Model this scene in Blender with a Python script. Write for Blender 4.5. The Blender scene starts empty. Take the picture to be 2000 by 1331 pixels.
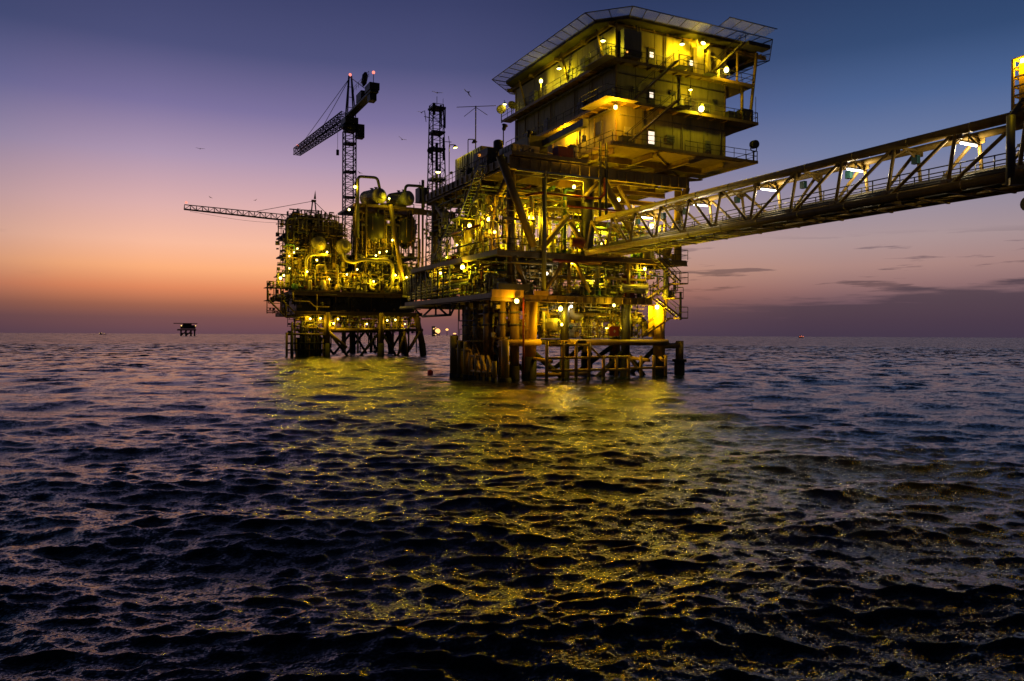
import bpy, math, random
import numpy as np
from mathutils import Vector, Matrix

# ------------------------------------------------------------------ camera, sky, sun, exposure
S = bpy.context.scene
COL = S.collection
R = math.radians
cd = bpy.data.cameras.new('camera'); cam = bpy.data.objects.new('camera', cd); COL.objects.link(cam)
cd.sensor_width = 36.0; cd.lens = 26.64; cd.clip_start = 0.1; cd.clip_end = 60000
CAM = Vector((-30.2, -61.0, 4.0))
cam.matrix_world = (Matrix.Translation(CAM) @ Matrix.Rotation(R(-26.3), 4, 'Z')
                    @ Matrix.Rotation(R(89.6), 4, 'X') @ Matrix.Rotation(R(0.27), 4, 'Z'))
S.camera = cam
S.view_settings.view_transform = 'Standard'; S.view_settings.look = 'None'
S.view_settings.exposure = 0.0; S.view_settings.gamma = 1.0; S.view_settings.use_curve_mapping = False
S.render.engine = 'CYCLES'
cy = S.cycles
cy.use_denoising = True
try: cy.denoiser = 'OPENIMAGEDENOISE'
except Exception: pass
cy.max_bounces = 6; cy.diffuse_bounces = 2; cy.glossy_bounces = 3; cy.transparent_max_bounces = 8
cy.sample_clamp_indirect = 3.0; cy.sample_clamp_direct = 40.0
cy.use_light_tree = True
try: cy.caustics_reflective = False; cy.caustics_refractive = False
except Exception: pass

SUN_AZ = R(11.0)     # the sun has set behind the far platform, this many degrees clockwise of +Y

def lin(c):
    return tuple(((v/255.0)/12.92 if v <= 10 else (((v/255.0)+0.055)/1.055)**2.4) for v in c) + (1.0,)

class NT:
    def __init__(s, tree): s.t = tree; s.n = tree.nodes; s.l = tree.links
    def add(s, typ, **kw):
        n = s.n.new(typ)
        for k, v in kw.items(): setattr(n, k, v)
        return n
    def link(s, a, b): s.l.new(a, b)
    def math(s, op, a, b=None, c=None, clamp=False):
        n = s.add('ShaderNodeMath', operation=op, use_clamp=clamp)
        for i, v in enumerate((a, b, c)):
            if v is None: continue
            if isinstance(v, (int, float)): n.inputs[i].default_value = v
            else: s.link(v, n.inputs[i])
        return n.outputs[0]
    def ramp(s, fac, stops, interp='LINEAR'):
        n = s.add('ShaderNodeValToRGB'); cr = n.color_ramp; cr.interpolation = interp
        while len(cr.elements) < len(stops): cr.elements.new(0.5)
        for e, (p, c) in zip(cr.elements, stops):
            e.position = p; e.color = c if len(c) == 4 else tuple(c) + (1,)
        s.link(fac, n.inputs[0]); return n.outputs[0]
    def mix(s, fac, a, b, mode='MIX'):
        n = s.add('ShaderNodeMix', data_type='RGBA', blend_type=mode)
        for sock, v in ((n.inputs[0], fac), (n.inputs[6], a), (n.inputs[7], b)):
            if isinstance(v, (int, float)): sock.default_value = v
            elif isinstance(v, tuple): sock.default_value = v
            else: s.link(v, sock)
        return n.outputs[2]

def make_world():
    w = bpy.data.worlds.new('World'); S.world = w; w.use_nodes = True
    t = NT(w.node_tree); t.n.clear()
    out = t.add('ShaderNodeOutputWorld'); bg = t.add('ShaderNodeBackground')
    tc = t.add('ShaderNodeTexCoord')
    nrm = t.add('ShaderNodeVectorMath', operation='NORMALIZE'); t.link(tc.outputs['Generated'], nrm.inputs[0])
    sx = t.add('ShaderNodeSeparateXYZ'); t.link(nrm.outputs[0], sx.inputs[0])
    z = sx.outputs[2]
    # cosine of the azimuth away from the sunset
    hl = t.math('SQRT', t.math('ADD', t.math('MULTIPLY', sx.outputs[0], sx.outputs[0]), t.math('MULTIPLY', sx.outputs[1], sx.outputs[1])))
    dt = t.math('ADD', t.math('MULTIPLY', sx.outputs[0], math.sin(SUN_AZ)), t.math('MULTIPLY', sx.outputs[1], math.cos(SUN_AZ)))
    ca = t.math('DIVIDE', dt, t.math('MAXIMUM', hl, 0.001))
    near = [(0.0, (96, 70, 82)), (.02, (112, 76, 80)), (.034, (150, 92, 78)), (.056, (222, 132, 92)), (.08, (250, 172, 122)),
            (.11, (246, 184, 156)), (.153, (220, 172, 170)), (.211, (172, 146, 174)), (.267, (120, 108, 154)),
            (.33, (72, 74, 119)), (.40, (52, 57, 100)), (.62, (28, 34, 64)), (1.0, (12, 18, 38))]
    far = [(0.0, (78, 64, 82)), (.02, (82, 66, 86)), (.043, (102, 80, 96)), (.062, (138, 106, 112)), (.085, (164, 129, 128)), (.117, (166, 143, 147)),
           (.15, (150, 138, 154)), (.218, (104, 120, 160)), (.275, (70, 97, 145)), (.33, (44, 71, 114)), (.40, (30, 53, 93)), (.62, (18, 32, 60)), (1.0, (8, 16, 34))]
    zp = t.math('MAXIMUM', z, 0.0)
    cn = t.ramp(zp, [(p, lin(c)) for p, c in near]); cf = t.ramp(zp, [(p, lin(c)) for p, c in far])
    glow = t.ramp(ca, [(0.0, (0, 0, 0)), (.62, (.0, .0, .0)), (.78, (.09, .09, .09)), (.90, (.45, .45, .45)), (.965, (.93, .93, .93)), (1.0, (1, 1, 1))])
    cn = t.mix(1.0, cn, t.ramp(ca, [(.93, (.66, .68, .74)), (.955, (.82, .83, .86)), (.985, (1, 1, 1))]), 'MULTIPLY')
    col = t.mix(glow, cf, cn)
    # the sky behind the camera and to the sides is night blue
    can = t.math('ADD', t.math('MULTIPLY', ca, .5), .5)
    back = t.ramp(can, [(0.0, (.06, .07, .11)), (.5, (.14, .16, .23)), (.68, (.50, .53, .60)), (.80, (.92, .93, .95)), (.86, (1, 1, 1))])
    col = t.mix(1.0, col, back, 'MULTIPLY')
    # low streaks of stratus: stretched noise on the direction
    mp = t.add('ShaderNodeMapping'); mp.inputs['Scale'].default_value = (5.0, 5.0, 62.0); mp.inputs['Location'].default_value = (3.1, .7, .35)
    t.link(nrm.outputs[0], mp.inputs[0])
    nz = t.add('ShaderNodeTexNoise'); nz.inputs['Scale'].default_value = 1.7; nz.inputs['Detail'].default_value = 6.0; nz.inputs['Roughness'].default_value = .55
    t.link(mp.outputs[0], nz.inputs['Vector'])
    patch = t.ramp(nz.outputs[0], [(.57, (0, 0, 0)), (.63, (1, 1, 1))])
    band = t.ramp(zp, [(.045, (0, 0, 0)), (.065, (1, 1, 1)), (.10, (1, 1, 1)), (.125, (0, 0, 0))])
    side = t.ramp(ca, [(.55, (1, 1, 1)), (.9, (1, 1, 1)), (.96, (0, 0, 0))])
    cm = t.mix(1.0, t.mix(1.0, patch, band, 'MULTIPLY'), side, 'MULTIPLY')
    cloud = t.mix(1.0, col, (.30, .31, .42, 1), 'MULTIPLY')
    col = t.mix(t.mix(1.0, cm, (.75, .75, .75, 1), 'MULTIPLY'), col, cloud)
    # a bank of cloud low on the night side, its top edge ragged
    rise = t.math('MULTIPLY', t.math('MAXIMUM', t.math('SUBTRACT', .825, ca), 0.0), .14)
    edge = t.math('ADD', t.math('MULTIPLY', t.math('SUBTRACT', nz.outputs[0], .5), .07), t.math('ADD', rise, .042))
    bank = t.math('DIVIDE', t.math('SUBTRACT', edge, zp), .012, clamp=True)
    bank = t.math('MULTIPLY', bank, t.math('DIVIDE', t.math('SUBTRACT', .93, ca), .12, clamp=True))
    col = t.mix(t.math('MULTIPLY', bank, .8), col, lin((64, 53, 72)))
    # a faint physical twilight over all of it
    sky = t.add('ShaderNodeTexSky', sky_type='NISHITA', sun_disc=False, sun_elevation=R(-2.0), sun_rotation=SUN_AZ)
    col = t.mix(.05, col, sky.outputs[0], 'ADD')
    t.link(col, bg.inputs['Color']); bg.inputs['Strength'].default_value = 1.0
    t.link(bg.outputs[0], out.inputs['Surface'])
make_world()
sd = bpy.data.lights.new('sun', 'SUN'); sd.energy = 0.004; sd.angle = R(60); sd.color = (1.0, .62, .42)
sun = bpy.data.objects.new('sun', sd); COL.objects.link(sun)
sun.rotation_euler = Vector((math.sin(SUN_AZ), math.cos(SUN_AZ), .03)).to_track_quat('Z', 'Y').to_euler()

# ------------------------------------------------------------------ materials
MATS = {}
def paint(name, c, rough=.5, metal=0.0, rust=.25, scale=1.3, spec=.4):
    m = bpy.data.materials.new(name); m.use_nodes = True; t = NT(m.node_tree)
    b = t.n['Principled BSDF']; geo = t.add('ShaderNodeNewGeometry')
    n1 = t.add('ShaderNodeTexNoise'); n1.inputs['Scale'].default_value = scale; n1.inputs['Detail'].default_value = 8; n1.inputs['Roughness'].default_value = .65
    t.link(geo.outputs['Position'], n1.inputs['Vector'])
    mp = t.add('ShaderNodeMapping'); mp.inputs['Scale'].default_value = (2.6, 2.6, .35); t.link(geo.outputs['Position'], mp.inputs[0])
    n2 = t.add('ShaderNodeTexNoise'); n2.inputs['Scale'].default_value = 1.2; n2.inputs['Detail'].default_value = 5; t.link(mp.outputs[0], n2.inputs['Vector'])
    dirty = tuple(v*.55 for v in c) + (1,)
    base = t.mix(t.ramp(n2.outputs[0], [(.35, (0, 0, 0)), (.75, (.8, .8, .8))]), tuple(c) + (1,), dirty)
    r = t.ramp(n1.outputs[0], [(.60, (0, 0, 0)), (.72, (rust, rust, rust))])
    t.link(t.mix(r, base, (.10, .035, .012, 1)), b.inputs['Base Color'])
    t.link(t.math('ADD', t.math('MULTIPLY', n1.outputs[0], .3), rough-.15), b.inputs['Roughness'])
    b.inputs['Metallic'].default_value = metal; b.inputs['Specular IOR Level'].default_value = spec
    bp = t.add('ShaderNodeBump'); bp.inputs['Strength'].default_value = .15; bp.inputs['Distance'].default_value = .03
    t.link(n1.outputs[0], bp.inputs['Height']); t.link(bp.outputs[0], b.inputs['Normal'])
    MATS[name] = m; return m
for nm, c, kw in [
    ('yellow', (0.244, 0.162, 0.029), {}), ('bridge', (.27, .18, .04), {}), ('wall', (.24, .205, .075), dict(rough=.55, rust=.35)),
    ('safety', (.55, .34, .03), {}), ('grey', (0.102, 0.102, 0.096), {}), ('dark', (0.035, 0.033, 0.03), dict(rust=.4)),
    ('white', (0.322, 0.304, 0.223), dict(rough=.4)), ('red', (0.17, 0.022, 0.012), {}), ('green', (0.05, 0.13, 0.08), {}),
    ('growth', (0.016, 0.018, 0.012), dict(rough=.8, rust=.5, scale=5)), ('teal', (0.02, 0.085, 0.09), dict(rust=.05)),
    ('plate', (0.07, 0.0665, 0.0595), dict(rough=.65)), ('galv', (0.18, 0.18, 0.174), dict(metal=.4)), ('orange', (0.5, 0.12, 0.02), {}),
    ('bird', (0.05, 0.05, 0.05), dict(rust=0)), ('cream', (0.33, 0.284, 0.132), dict(rough=.45)), ('buoyred', (0.7, 0.02, 0.02), dict(rust=0)),
    ('black', (0.012, 0.012, 0.012), dict(rust=.1)), ('far', (0.05, 0.045, 0.05), dict(rust=0))]:
    paint(nm, c, **kw)

def emis(name, c, s, sample=False):
    m = bpy.data.materials.new(name); m.use_nodes = True; t = NT(m.node_tree)
    b = t.n['Principled BSDF']; b.inputs['Base Color'].default_value = (.6, .6, .55, 1)
    b.inputs['Emission Color'].default_value = tuple(c) + (1,); b.inputs['Emission Strength'].default_value = s
    m.cycles.emission_sampling = 'AUTO' if sample else 'NONE'
    MATS[name] = m
emis('lens_y', (1, .86, .28), 9); emis('lens_a', (1, .68, .16), 9); emis('lens_w', (1, .93, .84), 8); emis('lens_dim', (1, .85, .3), 2.2)
emis('lens_red', (1, .22, .16), 1.8); emis('window', (1, .82, .66), 1.25); emis('flame', (1, .46, .13), 2.1); emis('far_light', (1, .58, .18), 1.6)
emis('far_red', (1, .2, .08), 1.2); emis('lens_o', (1, .35, .05), 2.0)

def net_material():
    m = bpy.data.materials.new('net'); m.use_nodes = True; t = NT(m.node_tree)
    out = t.n['Material Output']; b = t.n['Principled BSDF']; b.inputs['Base Color'].default_value = (.24, .23, .26, 1); b.inputs['Roughness'].default_value = .8
    tr = t.add('ShaderNodeBsdfTransparent'); mx = t.add('ShaderNodeMixShader')
    geo = t.add('ShaderNodeNewGeometry'); sx = t.add('ShaderNodeSeparateXYZ'); t.link(geo.outputs['Position'], sx.inputs[0])
    def wires(a):
        f = t.math('FRACT', t.math('MULTIPLY', a, 9.0)); return t.math('LESS_THAN', f, .2)
    w = t.math('MAXIMUM', wires(t.math('ADD', sx.outputs[0], sx.outputs[1])), wires(t.math('SUBTRACT', sx.outputs[0], sx.outputs[1])))
    t.link(w, mx.inputs[0]); t.link(tr.outputs[0], mx.inputs[1]); t.link(b.outputs[0], mx.inputs[2]); t.link(mx.outputs[0], out.inputs['Surface'])
    MATS['net'] = m
net_material()

def grating_material():
    m = bpy.data.materials.new('grating'); m.use_nodes = True; t = NT(m.node_tree)
    out = t.n['Material Output']; b = t.n['Principled BSDF']; b.inputs['Base Color'].default_value = (.12, .11, .09, 1); b.inputs['Roughness'].default_value = .6
    tr = t.add('ShaderNodeBsdfTransparent'); mx = t.add('ShaderNodeMixShader')
    geo = t.add('ShaderNodeNewGeometry'); sx = t.add('ShaderNodeSeparateXYZ'); t.link(geo.outputs['Position'], sx.inputs[0])
    w = t.math('MAXIMUM', t.math('LESS_THAN', t.math('FRACT', t.math('MULTIPLY', sx.outputs[0], 25.0)), .2), t.math('LESS_THAN', t.math('FRACT', t.math('MULTIPLY', sx.outputs[1], 10.0)), .15))
    t.link(w, mx.inputs[0]); t.link(tr.outputs[0], mx.inputs[1]); t.link(b.outputs[0], mx.inputs[2]); t.link(mx.outputs[0], out.inputs['Surface'])
    MATS['grating'] = m
grating_material()
def sea_material():
    m = bpy.data.materials.new('sea_water'); m.use_nodes = True; t = NT(m.node_tree)
    b = t.n['Principled BSDF']
    b.inputs['Base Color'].default_value = (.0035, .007, .010, 1); b.inputs['IOR'].default_value = 1.333; b.inputs['Specular IOR Level'].default_value = .5
    geo = t.add('ShaderNodeNewGeometry')
    acc = geo.outputs['Normal']
    # far out the sheet is too coarse to carry the chop, there the normals carry it
    ds = t.add('ShaderNodeVectorMath', operation='DISTANCE'); t.link(geo.outputs['Position'], ds.inputs[0]); ds.inputs[1].default_value = tuple(CAM)
    far_ = t.math('DIVIDE', t.math('SUBTRACT', ds.outputs['Value'], 40.0), 220.0, clamp=True)
    t.link(t.math('ADD', t.math('MULTIPLY', far_, .11), .112), b.inputs['Roughness'])
    for sc, k0, k1, rot in ((.16, .0, 1.5, .5), (.7, .08, 1.9, 1.1), (3.5, .30, .7, .2), (18.0, .55, .0, .8)):
        mp = t.add('ShaderNodeMapping'); mp.inputs['Scale'].default_value = (1.0, 1.5, 1.0); mp.inputs['Rotation'].default_value = (0, 0, rot*.5)
        t.link(geo.outputs['Position'], mp.inputs[0])
        nz = t.add('ShaderNodeTexNoise'); nz.inputs['Scale'].default_value = sc; nz.inputs['Detail'].default_value = 2.5
        t.link(mp.outputs[0], nz.inputs['Vector'])
        sb = t.add('ShaderNodeVectorMath', operation='SUBTRACT'); t.link(nz.outputs['Color'], sb.inputs[0]); sb.inputs[1].default_value = (.5, .5, .5)
        fl = t.add('ShaderNodeVectorMath', operation='MULTIPLY'); t.link(sb.outputs[0], fl.inputs[0]); fl.inputs[1].default_value = (2, 2, 0)
        ml = t.add('ShaderNodeVectorMath', operation='SCALE'); t.link(fl.outputs[0], ml.inputs[0]); t.link(t.math('ADD', t.math('MULTIPLY', far_, k1-k0), k0), ml.inputs['Scale'])
        ad = t.add('ShaderNodeVectorMath', operation='ADD'); t.link(acc, ad.inputs[0]); t.link(ml.outputs[0], ad.inputs[1]); acc = ad.outputs[0]
    nn = t.add('ShaderNodeVectorMath', operation='NORMALIZE'); t.link(acc, nn.inputs[0]); t.link(nn.outputs[0], b.inputs['Normal'])
    MATS['sea'] = m
sea_material()

# ------------------------------------------------------------------ kit
class MB:
    def __init__(s): s.v = []; s.f = []; s.s = []
    def _add(s, vs, fs, smooth=False):
        o = len(s.v); s.v += [tuple(v) for v in vs]
        for f in fs: s.f.append(tuple(i+o for i in f)); s.s.append(smooth)
        return s
    def box(s, a, b):
        x0, y0, z0 = a; x1, y1, z1 = b
        vs = [(x, y, z) for z in (z0, z1) for y in (y0, y1) for x in (x0, x1)]
        return s._add(vs, [(0, 2, 3, 1), (4, 5, 7, 6), (0, 1, 5, 4), (2, 6, 7, 3), (0, 4, 6, 2), (1, 3, 7, 5)])
    def cbox(s, c, d): return s.box([c[i]-d[i]/2 for i in range(3)], [c[i]+d[i]/2 for i in range(3)])
    def _frame(s, p, q, ref=(0, 0, 1)):
        d = Vector(q)-Vector(p); L = d.length; d = d/L if L > 1e-9 else Vector((0, 0, 1))
        r = Vector(ref)
        if abs(d.dot(r)) > .98: r = Vector((0, 1, 0))
        a = d.cross(r).normalized(); return d, a, a.cross(d)
    def beam(s, p, q, w, h=None, ref=(0, 0, 1)):
        h = h or w; d, a, u = s._frame(p, q, ref); p = Vector(p); q = Vector(q); vs = []
        for e in (p, q):
            for i, j in ((-1, -1), (1, -1), (1, 1), (-1, 1)): vs.append(e+a*(i*w/2)+u*(j*h/2))
        return s._add(vs, [(0, 1, 2, 3)[::-1], (4, 5, 6, 7), (0, 1, 5, 4), (1, 2, 6, 5), (2, 3, 7, 6), (3, 0, 4, 7)])
    def ibeam(s, p, q, w, h, tk=.06):
        d, a, u = s._frame(p, q); P_, Q_ = Vector(p), Vector(q)
        prof = [(-w/2, -h/2), (w/2, -h/2), (w/2, -h/2+tk), (tk/2, -h/2+tk), (tk/2, h/2-tk), (w/2, h/2-tk), (w/2, h/2), (-w/2, h/2), (-w/2, h/2-tk), (-tk/2, h/2-tk), (-tk/2, -h/2+tk), (-w/2, -h/2+tk)]
        vs = [e+a*x+u*y for e in (P_, Q_) for x, y in prof]; n = 12
        return s._add(vs, [(i, (i+1) % n, n+(i+1) % n, n+i) for i in range(n)] + [tuple(range(n))[::-1], tuple(range(n, 2*n))])
    def rings(s, cs, n, caps=True):
        vs = []
        for c, a, u, r in cs:
            for k in range(n):
                t = 2*math.pi*k/n; vs.append(c+a*(r*math.cos(t))+u*(r*math.sin(t)))
        m = len(cs)
        fs = [(i*n+k, i*n+(k+1) % n, (i+1)*n+(k+1) % n, (i+1)*n+k) for i in range(m-1) for k in range(n)]
        s._add(vs, fs, True)
        if caps:
            o = len(s.v)-len(vs)
            s.f.append(tuple(range(o, o+n))[::-1]); s.f.append(tuple(range(o+(m-1)*n, o+m*n))); s.s += [False, False]
        return s
    def tube(s, p, q, r, n=10, r2=None):
        d, a, u = s._frame(p, q); return s.rings([(Vector(p), a, u, r), (Vector(q), a, u, r if r2 is None else r2)], n)
    def lathe(s, p, axis, prof, n=16, ref=(0, 0, 1)):
        p = Vector(p); d, a, u = s._frame(p, p+Vector(axis), ref)
        return s.rings([(p+d*t, a, u, max(r, .001)) for t, r in prof], n)
    def pipe(s, pts, r, n=10, bend=None):
        P_ = [Vector(p) for p in pts]; b = bend or r*2.6; path = [P_[0]]
        for i in range(1, len(P_)-1):
            a, c, e = P_[i-1], P_[i], P_[i+1]; d0 = (a-c); d1 = (e-c)
            bb = min(b, d0.length*.49, d1.length*.49); s0 = c+d0.normalized()*bb; s1 = c+d1.normalized()*bb
            for k in range(6):
                t = k/5; path.append(s0*(1-t)**2+c*2*t*(1-t)+s1*t*t)
        path.append(P_[-1]); cs = []; au = None
        for i, c in enumerate(path):
            d = (path[min(i+1, len(path)-1)]-path[max(i-1, 0)]).normalized()
            if au is None:
                ref = Vector((0, 0, 1)) if abs(d.z) < .9 else Vector((1, 0, 0)); a = d.cross(ref).normalized()
            else:
                a = (au-d*au.dot(d)).normalized()
            au = a; cs.append((c, a, d.cross(a), r))
        return s.rings(cs, n)
    def torus(s, c, axis, R_, r, n=18, m=6):
        c = Vector(c); d, a, u = s._frame(c, c+Vector(axis)); vs = []
        for i in range(n):
            t = 2*math.pi*i/n; e = a*math.cos(t)+u*math.sin(t)
            for k in range(m):
                q = 2*math.pi*k/m; vs.append(c+e*(R_+r*math.cos(q))+d*(r*math.sin(q)))
        return s._add(vs, [(i*m+k, ((i+1) % n)*m+k, ((i+1) % n)*m+(k+1) % m, i*m+(k+1) % m) for i in range(n) for k in range(m)], True)
    def ball(s, c, r, n=14, m=8, sc=(1, 1, 1)):
        c = Vector(c); vs = [c+Vector((0, 0, -r*sc[2]))]
        for i in range(1, m):
            f = -math.pi/2+math.pi*i/m
            for k in range(n):
                t = 2*math.pi*k/n; vs.append(c+Vector((r*sc[0]*math.cos(f)*math.cos(t), r*sc[1]*math.cos(f)*math.sin(t), r*sc[2]*math.sin(f))))
        vs.append(c+Vector((0, 0, r*sc[2]))); fs = [(0, 1+(k+1) % n, 1+k) for k in range(n)]
        for i in range(m-2):
            for k in range(n): fs.append((1+i*n+k, 1+i*n+(k+1) % n, 1+(i+1)*n+(k+1) % n, 1+(i+1)*n+k))
        l = len(vs)-1; fs += [(l, 1+(m-2)*n+k, 1+(m-2)*n+(k+1) % n) for k in range(n)]
        return s._add(vs, fs, True)
    def prism(s, poly, z0, z1):
        n = len(poly); vs = [(x, y, z0) for x, y in poly]+[(x, y, z1) for x, y in poly]
        return s._add(vs, [tuple(range(n))[::-1], tuple(range(n, 2*n))]+[(i, (i+1) % n, n+(i+1) % n, n+i) for i in range(n)])
    def vessel(s, p, axis, L, r, n=20):
        h = r*.5; prof = [(-h*math.cos(t), r*math.sin(t)) for t in (0.02, .35, .7, 1.05, 1.35)]
        prof += [(0, r), (L, r)]+[(L+h*math.cos(t), r*math.sin(t)) for t in (1.35, 1.05, .7, .35, .02)]
        return s.lathe(p, axis, prof, n)

ORG = {}
def mesh_of(mb, mat, name, org=Vector((0, 0, 0))):
    me = bpy.data.meshes.new(name)
    me.from_pydata([(v[0]-org.x, v[1]-org.y, v[2]-org.z) for v in mb.v], [], mb.f)
    me.polygons.foreach_set('use_smooth', mb.s); me.materials.append(MATS[mat]); me.update(); return me
def put(name, me, parent=None, org=Vector((0, 0, 0)), loc=None, kind=None):
    o = bpy.data.objects.new(name, me); COL.objects.link(o)
    if parent is not None: o.parent = parent; ORG[o.name] = ORG[parent.name]
    if loc is not None: o.location = loc
    if kind: o['kind'] = kind
    return o
def P(name, mb, mat, parent, kind=None):          # a part whose shape is given in world coordinates
    org = ORG[parent.name]; return put(name, mesh_of(mb, mat, name, org), parent, kind=kind)
def T(name, label, cat, loc, group=None):          # a thing: an Empty at its base
    o = bpy.data.objects.new(name, None); COL.objects.link(o); o.location = loc; o.empty_display_size = .5
    o['label'] = label; o['category'] = cat; ORG[o.name] = Vector(loc)
    if group: o['group'] = group
    return o
def ONE(name, mb, mat, label, cat, loc, group=None):   # a thing of one mesh
    o = put(name, mesh_of(mb, mat, name, Vector(loc)), loc=loc); o['label'] = label; o['category'] = cat; ORG[o.name] = Vector(loc)
    if group: o['group'] = group
    return o
_post = {}
def railing(parent, pts, mat='yellow', h=1.05, sp=1.6, r=.034):
    """posts, top rail and mid rail along a line of deck edge points"""
    pts = [Vector(p) for p in pts]; top = MB(); top.pipe([p+Vector((0, 0, h)) for p in pts], r, 6, .08)
    rail = P('railing', top, mat, parent)
    mid = MB(); mid.pipe([p+Vector((0, 0, h*.52)) for p in pts], r*.85, 6, .08); P('mid_rail', mid, mat, rail)
    key = (mat, h, r)
    if key not in _post: _post[key] = mesh_of(MB().tube((0, 0, 0), (0, 0, h), r, 6), mat, 'post')
    o0 = ORG[parent.name]
    for i in range(len(pts)-1):
        a, b = pts[i], pts[i+1]; k = max(1, round((b-a).length/sp))
        for j in range(k + (1 if i == len(pts)-2 else 0)):
            put('post', _post[key], rail, loc=a+(b-a)*(j/k)-o0)
    return rail
def stair(parent, p0, p1, w, mat='yellow', side=(0, 1, 0), rails=True, tread='galv'):
    """a flight from the foot p0 up to the head p1; side is the direction of its width"""
    p0, p1, sd_ = Vector(p0), Vector(p1), Vector(side).normalized()*w
    st = P('stair', MB().beam(p0, p1, .06, .17), mat, parent)
    P('stringer', MB().beam(p0+sd_, p1+sd_, .06, .17), mat, st)
    n = max(3, int(abs(p1.z-p0.z)/.24)); d = p1-p0; run = Vector((d.x, d.y, 0)).normalized()
    me = mesh_of(MB().beam((0, 0, 0), sd_, .2, .035), tread, 'tread')
    for i in range(n): put('tread', me, st, loc=p0+d*((i+.5)/n)+Vector((0, 0, .05))-ORG[parent.name])
    if rails:
        for off in (Vector((0, 0, 0)), sd_):
            m = MB(); m.pipe([p0+off+Vector((0, 0, .1)), p0+off+Vector((0, 0, 1.0)), p1+off+Vector((0, 0, 1.0)), p1+off+Vector((0, 0, .1))], .034, 6, .06); P('handrail', m, 'dark', st)
    return st
def lattice(parent, p0, p1, w0, w1, n, rc, rl, mat='dark', sides=4, ref=(0, 0, 1), lace=True):
    p0, p1 = Vector(p0), Vector(p1); d, a, u = MB()._frame(p0, p1, ref)
    cs = [(-1, -1), (1, -1), (1, 1), (-1, 1)] if sides == 4 else [(-1, -1), (1, -1), (0, 1)]
    def at(t, c): w = (w0+(w1-w0)*t)/2; return p0+(p1-p0)*t+a*(c[0]*w)+u*(c[1]*w)
    for c in cs: P('chord', MB().tube(at(0, c), at(1, c), rc, 6), mat, parent)
    m = MB()
    for k in range(len(cs)):
        c, e = cs[k], cs[(k+1) % len(cs)]
        for i in range(n):
            t0, t1 = i/n, (i+1)/n
            m.tube(at(t0, c if (i+k) % 2 else e), at(t1, e if (i+k) % 2 else c), rl, 4)
            m.tube(at(t1, c), at(t1, e), rl, 4)
    P('lacing', m, mat, parent, kind='stuff')
# lamps -------------------------------------------------------------
_lamp = {}
COLS = {'y': (1.0, .66, .008), 'g': (1.0, .80, .010), 'a': (1.0, .50, .005), 'w': (1.0, .78, .44)}
def light(parent, loc, color, watts, rad=.12):
    ld = bpy.data.lights.new('lamp_light', 'POINT'); ld.energy = watts*1.9; ld.color = COLS[color]; ld.shadow_soft_size = rad
    o = bpy.data.objects.new('lamp_light', ld); COL.objects.link(o); o.parent = parent; o.location = loc
def flood(loc, watts, label, color='y', group='floodlights', sc=1.0, tilt=(0, 0)):
    """a dome floodlight hanging from a short bracket, its face downwards"""
    o = T('floodlight', label, 'lamp', loc, group)
    k = 'flood'+color
    if k not in _lamp:
        h = MB().lathe((0, 0, .34), (0, 0, -1), [(0, .05), (.06, .12), (.16, .15), (.2, .24), (.3, .27), (.335, .27)], 14)
        l = MB().lathe((0, 0, .004), (0, 0, -1), [(0, .24), (.05, .2), (.08, .1)], 14)
        b = MB().pipe([(0, 0, .33), (0, 0, .55), (0, .3, .62)], .03, 6)
        _lamp[k] = [('housing', mesh_of(h, 'grey', 'housing')), ('lens', mesh_of(l, 'lens_'+('y' if color == 'g' else color), 'lens')), ('bracket', mesh_of(b, 'galv', 'bracket'))]
    for nm, me in _lamp[k]: put(nm, me, o)
    o.scale = (sc, sc, sc); o.rotation_euler = (R(tilt[0]), R(tilt[1]), 0)
    if watts: light(o, (0, 0, -.22), color, watts)
    return o
def globe(loc, watts, label, color='y', group='bulkhead lamps', r=.2, off=(-.2, -.34, -.1), lens=None):
    """a well glass lamp: cap, glass and guard ring"""
    r *= .82; o = T('lamp', label, 'lamp', loc, group); k = ('globe', color, r, lens)
    if k not in _lamp:
        c = MB().lathe((0, 0, r*1.9), (0, 0, -1), [(0, r*.3), (r*.3, r*.75), (r*.9, r*.8), (r*1.1, r*.6)], 12)
        g = MB().ball((0, 0, 0), r, 14, 8, (1, 1, 1.1)); w = MB().torus((0, 0, -r*.1), (0, 0, 1), r*1.08, r*.06, 16, 5)
        _lamp[k] = [('cap', mesh_of(c, 'grey', 'cap')), ('glass', mesh_of(g, lens or 'lens_'+('y' if color == 'g' else color), 'glass')), ('guard', mesh_of(w, 'dark', 'guard'))]
    for nm, me in _lamp[k]: put(nm, me, o)
    if watts: light(o, Vector(off)*(r/.2), color, watts)
    return o

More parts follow.
